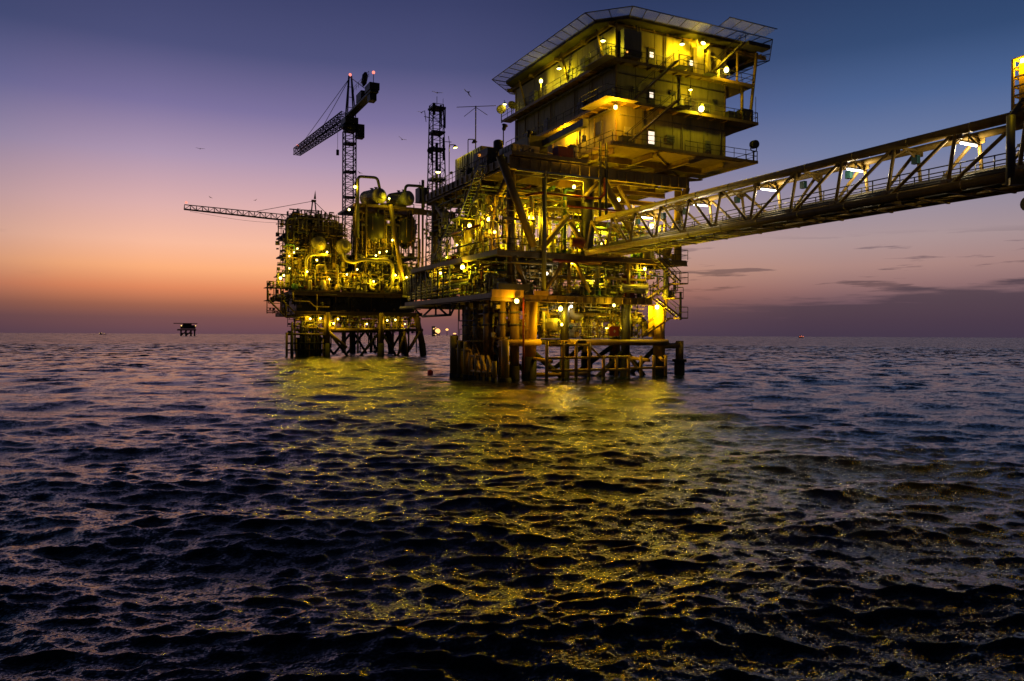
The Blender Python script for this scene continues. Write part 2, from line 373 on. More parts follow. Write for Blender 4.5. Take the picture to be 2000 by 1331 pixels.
# ------------------------------------------------------------------ the sea
def make_sea():
    rng = np.random.default_rng(11)
    rs = [0.6]
    while rs[-1] < 30000:
        r = rs[-1]; rs.append(r*(1.25 if r < 5 else 1.0046 if r < 38 else 1.0062 if r < 110 else (1+.7/r) if r < 330 else 1.02 if r < 800 else 1.07))
    rs = np.array(rs)
    h0 = R(26.3)
    front = np.linspace(h0-R(44), h0+R(44), 760); rest = np.linspace(h0+R(44), h0+R(316), 130)[1:-1]
    th = np.concatenate([front, rest]); nr, nt = len(rs), len(th)
    rr, tt = np.meshgrid(rs, th, indexing='ij')
    X = CAM.x+rr*np.sin(tt); Y = CAM.y+rr*np.cos(tt)
    dr = np.gradient(rs)[:, None]; dth = np.concatenate([np.full(760, R(88)/760), np.full(len(rest), R(272)/129)])[None, :]
    sp = np.maximum(dr, np.minimum(rr*dth, dr*6)*.6)*np.ones_like(rr)
    Z = np.zeros_like(X); DX = np.zeros_like(X); DY = np.zeros_like(X)
    N = 260
    lam = np.exp(rng.uniform(math.log(.16), math.log(10.0), N)); lam.sort()
    w = np.exp(-((np.log(lam)-math.log(.40))/.95)**2)+.32*np.exp(-((np.log(lam)-math.log(3.4))/1.0)**2)+.03
    slope = w*np.sqrt(2.0/np.sum(w*w))*.34
    main = R(203.0)                                # the sea runs towards the boat, a little across it
    ang = main+rng.normal(0, R(27), N); ph = rng.uniform(0, 2*math.pi, N)
    flat = X.ravel(); nrow = nr
    for i in range(N):
        k = 2*math.pi/lam[i]; a = slope[i]/k; cx, cy_ = math.sin(ang[i]), math.cos(ang[i])
        last = int(np.searchsorted(dr[:, 0]*3.2, lam[i]))   # rows further out cannot carry this wave
        if last < 4: continue
        sl = slice(0, min(nr, last))
        at = np.clip((lam[i]/sp[sl]-2.2)/2.5, 0, 1)*a
        p = k*(X[sl]*cx+Y[sl]*cy_)+ph[i]
        Z[sl] += at*np.cos(p); s = at*np.sin(p)*.85; DX[sl] -= s*cx; DY[sl] -= s*cy_
    V = np.stack([X+DX, Y+DY, Z], -1).reshape(-1, 3)
    i = np.arange(nr-1)[:, None]*nt; j = np.arange(nt)[None, :]; j2 = (j+1) % nt
    Q = np.stack([i+j, i+nt+j, i+nt+j2, i+j2], -1).reshape(-1, 4)
    cap = np.arange(nt)                             # close the hole under the boat
    me = bpy.data.meshes.new('sea'); me.vertices.add(len(V)); me.vertices.foreach_set('co', V.ravel())
    nq = len(Q); me.loops.add(nq*4+nt); me.loops.foreach_set('vertex_index', np.concatenate([Q[:, ::-1].ravel(), cap[::-1]]).astype(np.int32))
    me.polygons.add(nq+1); me.polygons.foreach_set('loop_start', np.concatenate([np.arange(0, nq*4, 4), [nq*4]]).astype(np.int32))
    me.polygons.foreach_set('loop_total', np.concatenate([np.full(nq, 4), [nt]]).astype(np.int32))
    me.polygons.foreach_set('use_smooth', np.ones(nq+1, bool)); me.materials.append(MATS['sea']); me.update(calc_edges=True); me.validate()
    o = put('sea', me); o['kind'] = 'structure'
    return me
make_sea()

# ------------------------------------------------------------------ living quarters
QX0, QX1, QY0, QY1 = 11.6, 25.3, .9, 22.8
QF = [22.6, 26.6, 30.6]; QTOP = 34.3
Q = T('living_quarters', 'three storey accommodation block with olive lit panel walls under the helideck', 'building', (18.4, 11.8, 21.4))
P('core', MB().box((QX0+.12, QY0+.12, QF[0]), (QX1-.12, QY1-.12, QTOP)), 'wall', Q)
for lv in range(3):
    z0 = QF[lv]+.12; z1 = (QF[lv+1] if lv < 2 else QTOP)-.1
    nF, nL = 6, 9
    wf = (QX1-QX0)/nF; wl = (QY1-QY0)/nL
    meF = mesh_of(MB().box((.035, 0, z0), (wf-.035, .1, z1)), 'wall', 'wall_panel'); meL = mesh_of(MB().box((0, .035, z0), (.1, wl-.035, z1)), 'wall', 'wall_panel')
    for i in range(nF): put('wall_panel', meF, Q, loc=Vector((QX0+i*wf, QY0, 0))-ORG[Q.name])
    for i in range(nL): put('wall_panel', meL, Q, loc=Vector((QX0, QY0+i*wl, 0))-ORG[Q.name])
    for i in range(nF): put('wall_panel', meF, Q, loc=Vector((QX0+i*wf, QY1-.1, 0))-ORG[Q.name])
    for i in range(nL): put('wall_panel', meL, Q, loc=Vector((QX1-.1, QY0+i*wl, 0))-ORG[Q.name])
    for (x, y) in ((QX0, QY0), (QX1, QY0), (QX0, QY1)):
        P('corner_post', MB().cbox((x, y, (z0+z1)/2), (.16, .16, z1-z0)), 'yellow', Q)
# base frame of the block: plate girders and the flat plate between them
P('base_plate', MB().box((QX0-1.2, QY0-1.0, 22.28), (QX1+1.5, QY1+.8, 22.42)), 'yellow', Q)
for y in (4.2, 8.4, 12.6, 16.8, 22.4): P('floor_girder', MB().ibeam((QX0-1.0, y, 21.98), (QX1+.2, y, 21.98), .3, .58), 'yellow', Q)
for p, q in (((11.2, 4.2), (15.8, 8.4)), ((20.4, 4.2), (15.8, 8.4)), ((20.4, 4.2), (25.0, 8.4)), ((15.8, .2), (20.4, 4.2))): P('floor_brace', MB().beam((*p, 22.1), (*q, 22.1), .16, .2), 'yellow', Q)
for x in (11.2, 15.8, 20.4, 25.0): P('floor_beam', MB().ibeam((x, .7, 21.98), (x, 22.2, 21.98), .3, .55), 'yellow', Q)
# main girders carrying the overhang to the right, haunched at the end
for y in (5.6, 12.5, 20.0):
    P('haunch_girder', MB().beam((8.0, y, 20.95), (20.2, y, 20.95), .5, 1.0), 'yellow', Q)
    m = MB(); m._add([(20.2, y-.25, 20.45), (20.2, y+.25, 20.45), (26.2, y-.25, 21.35), (26.2, y+.25, 21.35), (20.2, y-.25, 21.45), (20.2, y+.25, 21.45), (26.2, y-.25, 21.45), (26.2, y+.25, 21.45)],
           [(0, 2, 3, 1), (4, 5, 7, 6), (0, 4, 6, 2), (1, 3, 7, 5), (0, 1, 5, 4), (2, 6, 7, 3)]); P('haunch', m, 'yellow', Q)
# walkways round each storey, with joists under them
WK = [(22.44, 10.3, -.45, 28.6, 22.9), (26.5, 10.3, -.45, 28.6, 22.9), (30.5, 10.3, -.2, 28.2, 24.2)]
for lv, (z, x0, y0, x1, y1) in enumerate(WK):
    P('walkway', MB().box((x0, y0, z), (QX0-.03, y1, z+.1)), 'yellow', Q)
    P('walkway', MB().box((QX0-.03, y0, z), (QX1+.03, QY0-.03, z+.1)), 'yellow', Q)
    P('walkway', MB().box((QX1+.03, y0, z), (x1, 9.0, z+.1)), 'yellow', Q)
    P('edge_beam', MB().box((x0-.06, y0, z-.16), (x0, y1, z+.14)), 'yellow', Q)
    P('edge_beam', MB().box((x0-.06, y0-.06, z-.16), (x1, y0, z+.14)), 'yellow', Q)
    P('edge_beam', MB().box((x1, y0-.06, z-.16), (x1+.06, 9.0, z+.14)), 'yellow', Q)
    if lv:
        for i in range(14): P('joist', MB().box((x0, y0+.9+i*1.6, z-.17), (QX0-.12, y0+1.0+i*1.6, z-.004)), 'yellow', Q)
        for i in range(9): P('joist', MB().box((QX0+.3+i*1.6, y0, z-.17), (QX0+.4+i*1.6, QY0-.12, z-.004)), 'yellow', Q)
    yr = y0+.02
    gapx = [(x0, 11.5), (12.9, 17.5), (19.0, x1)] if lv == 0 else [(x0, 12.2), (13.2, 17.3), (18.9, x1)] if lv == 1 else [(x0, 17.4), (19.0, 21.6), (23.2, x1)]
    for a, b in gapx: railing(Q, [(a, yr, z+.1), (b, yr, z+.1)], 'dark')
    railing(Q, [(x0+.02, yr, z+.1), (x0+.02, y1, z+.1)], 'dark')
    railing(Q, [(x1-.04, yr, z+.1), (x1-.04, 8.9, z+.1)], 'dark')
# right-hand bracket plates under the walkways
for z in (26.5, 30.5):
    for y in (1.2, 5.0, 8.6):
        m = MB(); m._add([(QX1+.05, y-.08, z-1.5), (QX1+.05, y+.08, z-1.5), (28.3, y-.08, z-.2), (28.3, y+.08, z-.2), (QX1+.05, y-.08, z-.17), (QX1+.05, y+.08, z-.17)], [(0, 2, 3, 1), (0, 4, 2), (1, 3, 5), (4, 5, 3, 2), (0, 1, 5, 4)]); P('bracket', m, 'yellow', Q)
    P('soffit', MB().box((QX1+.06, -.2, z-.12), (28.2, 8.9, z-.05)), 'yellow', Q)
# stairs on the front face
stair(Q, (11.9, -1.35, 22.55), (17.6, -1.35, 27.3), .75)
P('stair_landing', MB().box((17.5, -1.5, 26.62), (18.9, -.5, 26.7)), 'plate', Q); railing(Q, [(17.6, -1.46, 26.7), (18.85, -1.46, 26.7), (18.85, -.55, 26.7)], 'dark')
stair(Q, (12.5, -1.1, 26.6), (17.6, -1.1, 31.2), .75)
P('stair_landing', MB().box((17.5, -1.25, 30.62), (18.9, -.28, 30.7)), 'plate', Q); railing(Q, [(17.6, -1.2, 30.7), (18.85, -1.2, 30.7), (18.85, -.3, 30.7)], 'dark')
stair(Q, (22.3, -1.1, 30.9), (26.2, -1.1, 34.5), .75)
P('stair_landing', MB().box((21.2, -1.25, 30.52), (22.5, -.28, 30.6)), 'plate', Q)
# doors with lit windows
for z, x in ((22.55, 15.35), (26.62, 15.35), (30.62, 15.35), (30.62, 20.3)):
    dd = P('door', MB().box((x, QY0-.07, z), (x+.82, QY0-.004, z+2.05)), 'dark', Q)
    big = z < 23
    P('pane', MB().box((x+.16 if not big else x+.06, QY0-.085, z+.62 if big else z+1.15), (x+.62 if not big else x+.78, QY0-.074, z+1.85 if big else z+1.68)), 'window', dd)
    P('door_frame', MB().beam((x-.05, QY0-.06, z+2.1), (x+.87, QY0-.06, z+2.1), .1, .1), 'yellow', dd)
P('notice_panel', MB().box((19.25, QY0-.07, 27.0), (19.75, QY0-.004, 28.3)), 'white', Q)
P('louvre', MB().box((QX0-.08, 3.4, 24.3), (QX0-.004, 5.0, 25.6)), 'grey', Q)
P('notice_board', MB().box((12.55, QY0-.08, 23.9), (13.35, QY0-.004, 24.5)), 'white', Q)
P('equipment_rack', MB().box((11.8, .1, 22.56), (13.2, .8, 23.4)), 'dark', Q)
# ventilation trunks on the top storey, right of the stair head
for x, w, zt in ((20.95, .85, 33.6), (22.35, .35, 33.9), (23.6, .3, 32.6)):
    P('duct', MB().box((x, .15, 30.62), (x+w, .75, zt)), 'cream', Q)
P('duct_hood', MB().beam((20.95, .2, 33.5), (20.5, -.2, 34.0), .2, .3), 'cream', Q)
P('duct_hood', MB().beam((21.6, .2, 33.4), (22.2, -.2, 33.95), .2, .3), 'cream', Q)
P('conduit', MB().pipe([(21.0, .4, 33.2), (23.8, .4, 32.9), (24.6, .4, 32.4)], .06, 8), 'cream', Q)
P('conduit', MB().pipe([(22.0, .1, 32.0), (22.9, .1, 30.7)], .05, 8), 'cream', Q)
for x, z0, z1 in ((14.25, 31.0, 34.6), (17.45, 30.7, 34.4), (19.2, 26.7, 30.4), (20.4, 27.0, 29.3), (13.9, 30.7, 34.6)):
    P('downpipe', MB().tube((x, QY0-.12, z0), (x, QY0-.12, z1), .07, 8), 'grey', Q)
P('downpipe', MB().tube((QX0-.1, QY0-.1, 26.7), (QX0-.1, QY0-.1, 34.4), .09, 8), 'yellow', Q)
P('store_room', MB().box((11.75, -.15, 31.0), (13.8, QY0-.02, 33.6)), 'grey', Q)
P('trunking', MB().box((11.8, -.32, 31.25), (13.7, -.17, 31.55)), 'dark', Q)
# struts from the walkway up to the deck on the right, and lockers there
P('strut', MB().tube((27.9, .0, 26.7), (29.2, .4, 34.3), .17, 10), 'yellow', Q)
P('strut', MB().tube((27.0, .2, 26.6), (27.0, .2, 30.4), .17, 10), 'yellow', Q)
P('strut', MB().tube((26.4, .3, 30.6), (26.4, .3, 34.3), .12, 10), 'yellow', Q)
P('strut', MB().tube((28.0, 8.0, 22.6), (28.0, 8.0, 34.3), .17, 10), 'yellow', Q)
P('locker', MB().box((26.9, -.1, 26.62), (28.3, .9, 28.0)), 'dark', Q)
P('locker', MB().box((25.0, -.1, 26.62), (26.1, .6, 27.5)), 'dark', Q)
P('antenna_stub', MB().tube((28.55, -.2, 26.6), (28.55, -.2, 29.4), .03, 6), 'dark', Q)
# left side: doors, lit recesses and cable trays between the storeys
for y, z in ((2.2, 30.62), (9.2, 30.62), (14.6, 26.62)):
    P('door', MB().box((QX0-.07, y, z), (QX0-.004, y+.9, z+2.1)), 'grey', Q)
for z in (26.1, 30.1): P('cable_tray', MB().box((QX0-.5, 1.5, z), (QX0-.12, 22.0, z+.08)), 'galv', Q)
P('grating_cover', MB().box((10.35, 7.0, 26.28), (11.45, 15.0, 26.32)), 'cream', Q)
P('corner_landing', MB().box((8.9, -1.4, 26.36), (10.25, 3.2, 26.44)), 'cream', Q); P('corner_landing', MB().box((10.25, -1.4, 26.36), (12.6, -.55, 26.44)), 'cream', Q); railing(Q, [(8.95, 3.2, 26.46), (8.95, -1.35, 26.46), (12.1, -1.35, 26.46)], 'dark')
P('corner_landing', MB().box((9.2, -.9, 30.36), (10.22, 3.4, 30.44)), 'cream', Q); railing(Q, [(9.25, 3.4, 30.46), (9.25, -.85, 30.46), (10.3, -.85, 30.46)], 'dark')
for y, z, w, h in ((6.2, 26.9, 1.2, 1.5), (11.5, 23.0, .9, 1.9), (18.0, 26.8, 1.6, 1.2), (17.0, 30.9, 1.3, 1.6), (6.0, 31.0, .8, 1.7), (20.4, 23.1, 1.2, 1.8)):
    a_ = P('air_unit', MB().box((QX0-.5, y, z), (QX0-.02, y+w, z+h)), 'grey', Q)
    for k in range(4): P('fin', MB().box((QX0-.54, y+.1, z+.15+k*h*.2), (QX0-.504, y+w-.1, z+.15+k*h*.2+.06)), 'dark', a_)
for y in (4.6, 8.0, 13.2, 16.2, 19.4, 21.6): P('wall_pipe', MB().pipe([(QX0-.14, y, 22.7), (QX0-.14, y, 26.2), (QX0-.14, y+.5, 26.2), (QX0-.14, y+.5, 30.2)], .06, 6), 'yellow', Q)
for x in (14.6, 19.6, 22.4, 24.6): P('wall_pipe', MB().pipe([(x, QY0-.13, 22.7), (x, QY0-.13, 26.3)], .05, 6), 'grey', Q)
for x, z, w, h in ((17.6, 23.6, 1.0, .7), (22.6, 23.2, .7, 1.1), (22.0, 27.2, 1.2, .9), (23.6, 28.2, .5, .5), (13.4, 28.0, .7, .5), (18.0, 28.4, .6, .4)):
    v_ = P('wall_vent', MB().box((x, QY0-.16, z), (x+w, QY0-.01, z+h)), 'grey', Q)
    for k in range(3): P('fin', MB().box((x+.05, QY0-.2, z+.1+k*h*.28), (x+w-.05, QY0-.165, z+.1+k*h*.28+.05)), 'dark', v_)
for z in (25.6, 29.6): P('conduit', MB().tube((QX0+.2, QY0-.12, z), (QX1-.1, QY0-.12, z), .035, 6), 'grey', Q)

# ------------------------------------------------------------------ helideck
HP = [(10.2, 2.5), (12.5, .15), (28.9, .15), (32.3, 3.9), (32.3, 22.0), (28.8, 25.6), (13.6, 25.6), (10.2, 22.6)]
Hd = T('helideck', 'octagonal helideck with wire mesh safety nets round its edge, topping the accommodation block', 'helideck', (21.2, 13, 34.3))
P('deck_slab', MB().prism(HP, 34.75, 35.05), 'plate', Hd)
for x in np.arange(11.5, 32, 2.4): P('deck_beam', MB().ibeam((x, 1.2, 34.58), (x, 24.6, 34.58), .2, .32), 'yellow', Hd)
for y in (1.3, 6.5, 12, 18, 23.8): P('deck_girder', MB().ibeam((10.9, y, 34.42-.02), (31.4, y, 34.42-.02), .3, .36), 'yellow', Hd)
ce = Vector((21.2, 13.0, 0)); n = len(HP)
for i in range(n):
    a, b = Vector((*HP[i], 34.95)), Vector((*HP[(i+1) % n], 34.95)); d = (b-a); L_ = d.length
    nrm = Vector((d.y, -d.x, 0)).normalized(); nrm = nrm if nrm.dot((a+b)/2-ce) > 0 else -nrm
    P('edge_channel', MB().beam(a+Vector((0, 0, -.02)), b+Vector((0, 0, -.02)), .12, .36), 'dark', Hd)
    bisA = (Vector((*HP[i], 0))-ce); k = max(2, round(L_/1.45))
    def corner(j):     # mitred outer corner of the net
        p = Vector((*HP[j % n], 0)); q0 = Vector((*HP[(j-1) % n], 0)); q1 = Vector((*HP[(j+1) % n], 0))
        n0 = Vector(((p-q0).y, -(p-q0).x, 0)).normalized(); n1 = Vector(((q1-p).y, -(q1-p).x, 0)).normalized()
        return p+(n0+n1).normalized()*(1.62/max(.6, math.sqrt((1+n0.dot(n1))/2)))+Vector((0, 0, 35.22))
    A, B = corner(i), corner(i+1)
    P('net_rail', MB().tube(A, B, .045, 6), 'dark', Hd)
    for j in range(k):
        t0, t1 = j/k, (j+1)/k
        p = [a+(b-a)*t0+nrm*.07, a+(b-a)*t1+nrm*.07, A+(B-A)*t1, A+(B-A)*t0]
        P('safety_net', MB()._add(p, [(0, 1, 2, 3)]), 'net', Hd)
        P('net_arm', MB().tube(p[0], p[3], .045 if j else .06, 5), 'dark', Hd)
# the raised net panels over the stair head on the right of the front edge
m4 = [(22.4, -1.45), (28.6, -1.45)]
for i in range(4):
    x0, x1 = 22.4+i*1.55, 22.4+(i+1)*1.55
    P('safety_net', MB()._add([(x0, -1.4, 35.3), (x1, -1.4, 35.3), (x1+.1, -2.9, 35.65), (x0+.1, -2.9, 35.65)], [(0, 1, 2, 3)]), 'net', Hd)
    P('net_arm', MB().tube((x0, -1.4, 35.3), (x0+.1, -2.9, 35.65), .04, 5), 'dark', Hd)
P('net_rail', MB().tube((22.4, -2.9, 35.65), (28.8, -2.9, 35.65), .045, 6), 'dark', Hd)
P('stair_hood', MB().box((26.6, -1.2, 34.3), (29.6, .0, 34.7)), 'dark', Hd)
for x in (11.2, 17.5, 24.0, 30.0):
    for y in (3.0, 10.0, 20.0):
        if QX0 < x < QX1: continue
        P('raker', MB().tube((QX0-.1 if x < 12 else QX1+.1, y, 31.6), (x if x > 12 else 10.6, y, 34.4), .12, 8), 'yellow', Hd)
for x, y in ((12.3, 1.0), (17.0, .5), (24.0, .4), (10.5, 6.0), (10.5, 12.5), (10.5, 18.5)):
    P('edge_light', MB().lathe((x, y, 35.05), (0, 0, 1), [(0, .09), (.14, .09), (.2, .04)], 8), 'dark', Hd)

# ------------------------------------------------------------------ lamps of the block
flood((10.55, 1.7, 32.8), 150, 'floodlight under the helideck above the lit corner of the top storey walkway', 'g')
flood((10.5, 10.2, 32.75), 170, 'middle floodlight under the helideck along the long side of the block', 'g')
globe((10.45, 14.2, 32.6), 130, 'round white lamp on a post halfway along the long top walkway', 'g', r=.24)
P('lamp_post', MB().tube((10.45, 14.2, 30.6), (10.45, 14.2, 32.4), .05, 6), 'cream', Q)
globe((10.75, -.25, 25.85), 480, 'bright amber lamp under the second storey walkway corner', 'a', 'bulkhead lamps', .24, (-.1, -.1, -.36))
globe((10.9, 9.6, 25.75), 620, 'lamp glowing under the long second storey walkway above the deck crane', 'a', r=.13, off=(-.05, -.1, -.3))
flood((18.8, -.1, 33.3), 300, 'dome floodlight hanging over the stair head on the top storey front', 'y')
flood((21.3, -.35, 33.75), 330, 'floodlight tilted at the yellow ventilation trunks under the helideck', 'y', tilt=(0, 25))
globe((24.4, -.3, 31.55), 200, 'round lamp on the top walkway right of the ventilation trunks', 'y', r=.3)
globe((20.8, -.7, 26.95), 260, 'brightest round lamp, on the second storey walkway edge', 'g', r=.34, off=(0, -.42, .1))
flood((19.9, -.1, 28.9), 70, 'dim lamp on a post between the second and third storeys', 'y', sc=.8)
P('lamp_post', MB().tube((19.9, -.1, 26.6), (19.9, -.1, 29.2), .045, 6), 'galv', Q)
globe((12.0, -.35, 31.3), 0, 'tiny amber lamp on the trunking at the block corner', 'a', r=.1, lens='lens_o')
flood((10.4, 23.5, 32.5), 8, 'small floodlight on the railing beside the satellite dishes', 'g', sc=.9)
# satellite dishes
def dish(loc, aim, r, label):
    o = T('satellite_dish', label, 'satellite dish', loc, 'satellite dishes')
    a = Vector(aim).normalized(); p = Vector(loc)+Vector((0, 0, 1.3))
    P('reflector', MB().lathe(p, a, [(0, .04), (.03, r*.4), (.1, r*.75), (.2, r), (.23, r), (.13, r*.75), (.06, r*.38), (.05, .05)], 20), 'cream', o)
    P('feed', MB().tube(p+a*.05, p+a*.75, .035, 6), 'dark', o); P('mount', MB().pipe([loc, p-a*.12, p+a*.02], .06, 6), 'grey', o)
dish((10.2, 24.0, 30.6), (-.5, -.85, .15), .6, 'satellite dish standing clear of the block at the end of its top walkway')
dish((10.6, 21.9, 30.6), (-.2, -.95, .3), .55, 'satellite dish against the block wall below the helideck net')
s = T('searchlight', 'black drum searchlight on a yoke at the end of the lowest walkway', 'searchlight', (28.3, -.2, 22.5))
P('stand', MB().tube((28.3, -.2, 22.5), (28.3, -.2, 23.6), .09, 8), 'black', s)
P('yoke', MB().pipe([(27.85, -.2, 24.2), (27.9, -.2, 23.7), (28.3, -.2, 23.55), (28.7, -.2, 23.7), (28.75, -.2, 24.2)], .06, 6), 'black', s)
P('drum', MB().lathe((28.3, -.55, 24.3), (0.2, 1, .1), [(0, .34), (.05, .44), (.6, .44), (.75, .3), (.8, .1)], 16), 'black', s)

# ------------------------------------------------------------------ process clutter
PIPEM = ['cream', 'cream', 'white', 'yellow', 'yellow', 'grey', 'galv', 'cream', 'safety', 'green', 'cream', 'yellow', 'red', 'white']
def clutter(parent, x0, x1, y0, y1, z0, z1, n, seed, rmax=.2, kinds='rrhhhvvptcvbse', sizes=1.0):
    """pipes, risers, valves, pumps, trays and vessels standing between two decks"""
    g = random.Random(seed); U = g.uniform
    for i in range(n):
        k = g.choice(kinds); m = MB(); mat = g.choice(PIPEM); x, y = U(x0, x1), U(y0, y1); H = z1-z0
        if k == 'r':      # riser with flanges, bending over near the top
            r = U(.06, rmax); top = z0+H*U(.6, 1)
            pts = [(x, y, z0), (x, y, top)]
            if top < z1-.3: pts += [(min(x1, max(x0, x+U(-3, 3))), y, top)]
            m.pipe(pts, r, 9); p = P('pipe', m, mat, parent)
            for zz in (z0+.25, z0+H*U(.3, .5)): P('flange', MB().lathe((x, y, zz), (0, 0, 1), [(0, r*1.7), (.07, r*1.7)], 10), mat, p)
        elif k == 'h':    # overhead run with a drop leg
            r = U(.05, rmax); z = z1-U(.15, H*.45); a = g.random() < .6
            if a: q0, q1 = (x0+U(0, 2), y, z), (min(x1, x0+U(4, x1-x0)), y, z)
            else: q0, q1 = (x, y0+U(0, 2), z), (x, min(y1, y0+U(4, y1-y0)), z)
            pts = [q0, q1]
            if g.random() < .7: pts.append((q1[0], q1[1], max(z0, z-U(.8, H*.8))))
            if g.random() < .5: pts.insert(0, (q0[0], q0[1], max(z0, z-U(.5, H*.7))))
            m.pipe(pts, r, 9); P('pipe', m, mat, parent)
        elif k == 'v':    # valve: body, bonnet and handwheel on a stub of pipe
            r = U(.07, .14)*sizes; z = z0+U(.3, H*.6); ax = g.choice([(1, 0, 0), (0, 1, 0)])
            c = Vector((x, y, z)); A = Vector(ax); m.tube(c-A*U(.6, 1.4), c+A*U(.6, 1.4), r, 9)
            p = P('pipe', m, mat, parent)
            v = P('valve', MB().ball(c, r*2.0, 10, 6), g.choice(['red', 'green', 'cream', 'grey']), p)
            up = Vector((0, 0, 1)) if g.random() < .6 else Vector((0, -1, 0))
            P('handwheel', MB().torus(c+up*.55, up, .2*sizes, .028, 14, 5), 'red' if g.random() < .4 else 'dark', p); P('spindle', MB().tube(c, c+up*.6, .04, 6), 'dark', p)
        elif k == 'p':    # pump skid
            L = U(.8, 1.6); P('pump', MB().lathe((x, y, z0+.55), (1, 0, 0), [(0, .12), (.05, .3), (L*.5, .3), (L*.5, .18), (L*.7, .18), (L*.7, .36), (L, .36), (L, .1)], 14), mat, parent)
            P('skid', MB().box((x-.1, y-.4, z0), (x+L+.1, y+.4, z0+.2)), 'grey', parent)
        elif k == 't':    # cable tray
            z = z1-U(.3, .9); P('cable_tray', MB().box((x0, y-.2, z), (x1, y+.2, z+.05)), 'galv', parent)
        elif k == 'c':    # control cabinet
            w, h = U(.5, 1.1), U(.9, 1.9); c = P('cabinet', MB().box((x, y, z0), (x+w, y+.5, z0+h)), g.choice(['grey', 'white', 'dark', 'cream']), parent)
            P('door', MB().box((x+.05, y-.03, z0+.1), (x+w-.05, y-.004, z0+h-.1)), 'white', c)
        elif k == 'b':    # upright drum
            r = U(.25, .5)*sizes; h = U(.7, H*.6); P('drum', MB().vessel((x, y, z0+r*.5), (0, 0, 1), h, r, 14), mat, parent)
        elif k == 's':    # lying vessel on saddles
            r = U(.3, .55)*sizes; L = U(1.4, 3.0); ax = g.choice([(1, 0, 0), (0, 1, 0)]); c = Vector((x, y, z0+r+.35))
            v = P('vessel', MB().vessel(c, ax, L, r, 16), mat, parent)
            for t in (.25, .75): q = c+Vector(ax)*(L*t); P('saddle', MB().box((q.x-.15, q.y-.15, z0), (q.x+.15, q.y+.15, z0+.5)), 'grey', v)
        elif k == 'e':    # ladder
            L = P('ladder', MB().beam((x, y, z0), (x, y, z1), .06, .06), 'yellow', parent); P('stile', MB().beam((x+.45, y, z0), (x+.45, y, z1), .06, .06), 'yellow', L)
            if y > 50:        # on the far platform the rungs are too small to pick apart
                m = MB()
                for j in range(int(H/.35)): m.tube((x, y, z0+.2+j*.35), (x+.45, y, z0+.2+j*.35), .02, 4)
                P('rungs', m, 'yellow', L, kind='stuff'); continue
            me = mesh_of(MB().tube((0, 0, 0), (.45, 0, 0), .02, 5), 'yellow', 'rung')
            for j in range(int(H/.35)): put('rung', me, L, loc=Vector((x, y, z0+.2+j*.35))-ORG[parent.name])

def micro(parent, x0, x1, y0, y1, z0, z1, n, seed, mats=('cream', 'yellow', 'yellow', 'white'), k=1.0):
    """conduits, instrument lines, small boxes and gauges, too small to pick apart singly"""
    g = random.Random(seed); U = g.uniform
    for mt in mats:
        m = MB()
        for i in range(int(n*.62)//len(mats)):
            x, y, z = U(x0, x1), U(y0, y1), U(z0, z1); c = g.random()
            if c < .5:
                pts = [(x, y, z)]
                for j in range(g.randint(1, 3)):
                    a = g.randint(0, 2); p = list(pts[-1]); lo, hi = ((x0, x1), (y0, y1), (z0, z1))[a]; p[a] = min(hi, max(lo, p[a]+U(-2.4, 2.4)*k))
                    if sum(abs(p[q]-pts[-1][q]) for q in range(3)) > .15: pts.append(tuple(p))
                if len(pts) > 1:
                    r = U(.022, .065)*k
                    for q in range(len(pts)-1): m.tube(pts[q], pts[q+1], r, 5)
            elif c < .72: m.cbox((x, y, z), (U(.1, .45)*k, U(.1, .3)*k, U(.12, .5)*k))
            elif c < .88: m.lathe((x, y, z), g.choice([(1, 0, 0), (0, 1, 0), (0, 0, 1)]), [(0, .03), (.02, U(.08, .2)*k), (U(.06, .3)*k, U(.06, .18)*k)], 8)
            else: m.beam((x, y, z), (x, y, min(z1, z+U(.4, 1.6)*k)), U(.05, .12)*k, U(.05, .12)*k)
        P('small_pipework', m, mt, parent, kind='stuff')

# ------------------------------------------------------------------ support platform under the block
M = T('support_platform', 'yellow lit platform of stacked pipe decks standing on tubular legs, nearest the boat', 'oil platform', (8, 10, 0))
# legs: painted above, weed below the splash zone
LEGS = [(2.4, 1.0, .62, .5), (12.9, 1.0, .45, 0), (17.0, 1.2, .62, -.5), (2.2, 9.0, .6, .3), (17.0, 9.0, .6, -.3), (2.4, 15.0, .6, .5), (17.0, 15.0, .6, -.5), (6.0, 1.0, .42, 0)]
for x, y, r, b in LEGS:
    xw = x-b*.5; f = 2.4/7.0
    top = 7.2 if (x, y) != (6.0, 1.0) else 7.2
    xm = x+(xw-x)*(1-f)
    lg = P('leg', MB().tube((xm, y, 2.0), (x, y, top), r, 16), 'dark' if r < .5 and y < 2 else 'safety', M)
    P('splash_zone', MB().tube((xw, y, -3), (xm, y, 2.0), r*1.14, 16), 'growth', lg)
    P('collar', MB().lathe((xm, y, 3.4), (0, 0, 1), [(0, r*1.25), (.14, r*1.25)], 16), 'yellow', lg)
# caissons on the left of the front: two bright and several dark ones
for x, y, r, mt in ((-.45, 1.2, .34, 'yellow'), (.65, .9, .44, 'yellow'), (-1.0, 3.0, .5, 'yellow'), (-.6, 6.2, .55, 'yellow'), (-.9, 8.0, .4, 'yellow'), (.3, 11.5, .4, 'yellow')):
    c = P('caisson', MB().tube((x, y, 1.2), (x, y, 7.2), r, 16), mt, M); P('splash_zone', MB().tube((x, y, -3), (x, y, 1.2), r*1.1, 14), 'growth', c)
    for z in (4.9, 6.0): P('clamp', MB().lathe((x, y, z), (0, 0, 1), [(0, r*1.12), (.16, r*1.12)], 16), 'grey', c)
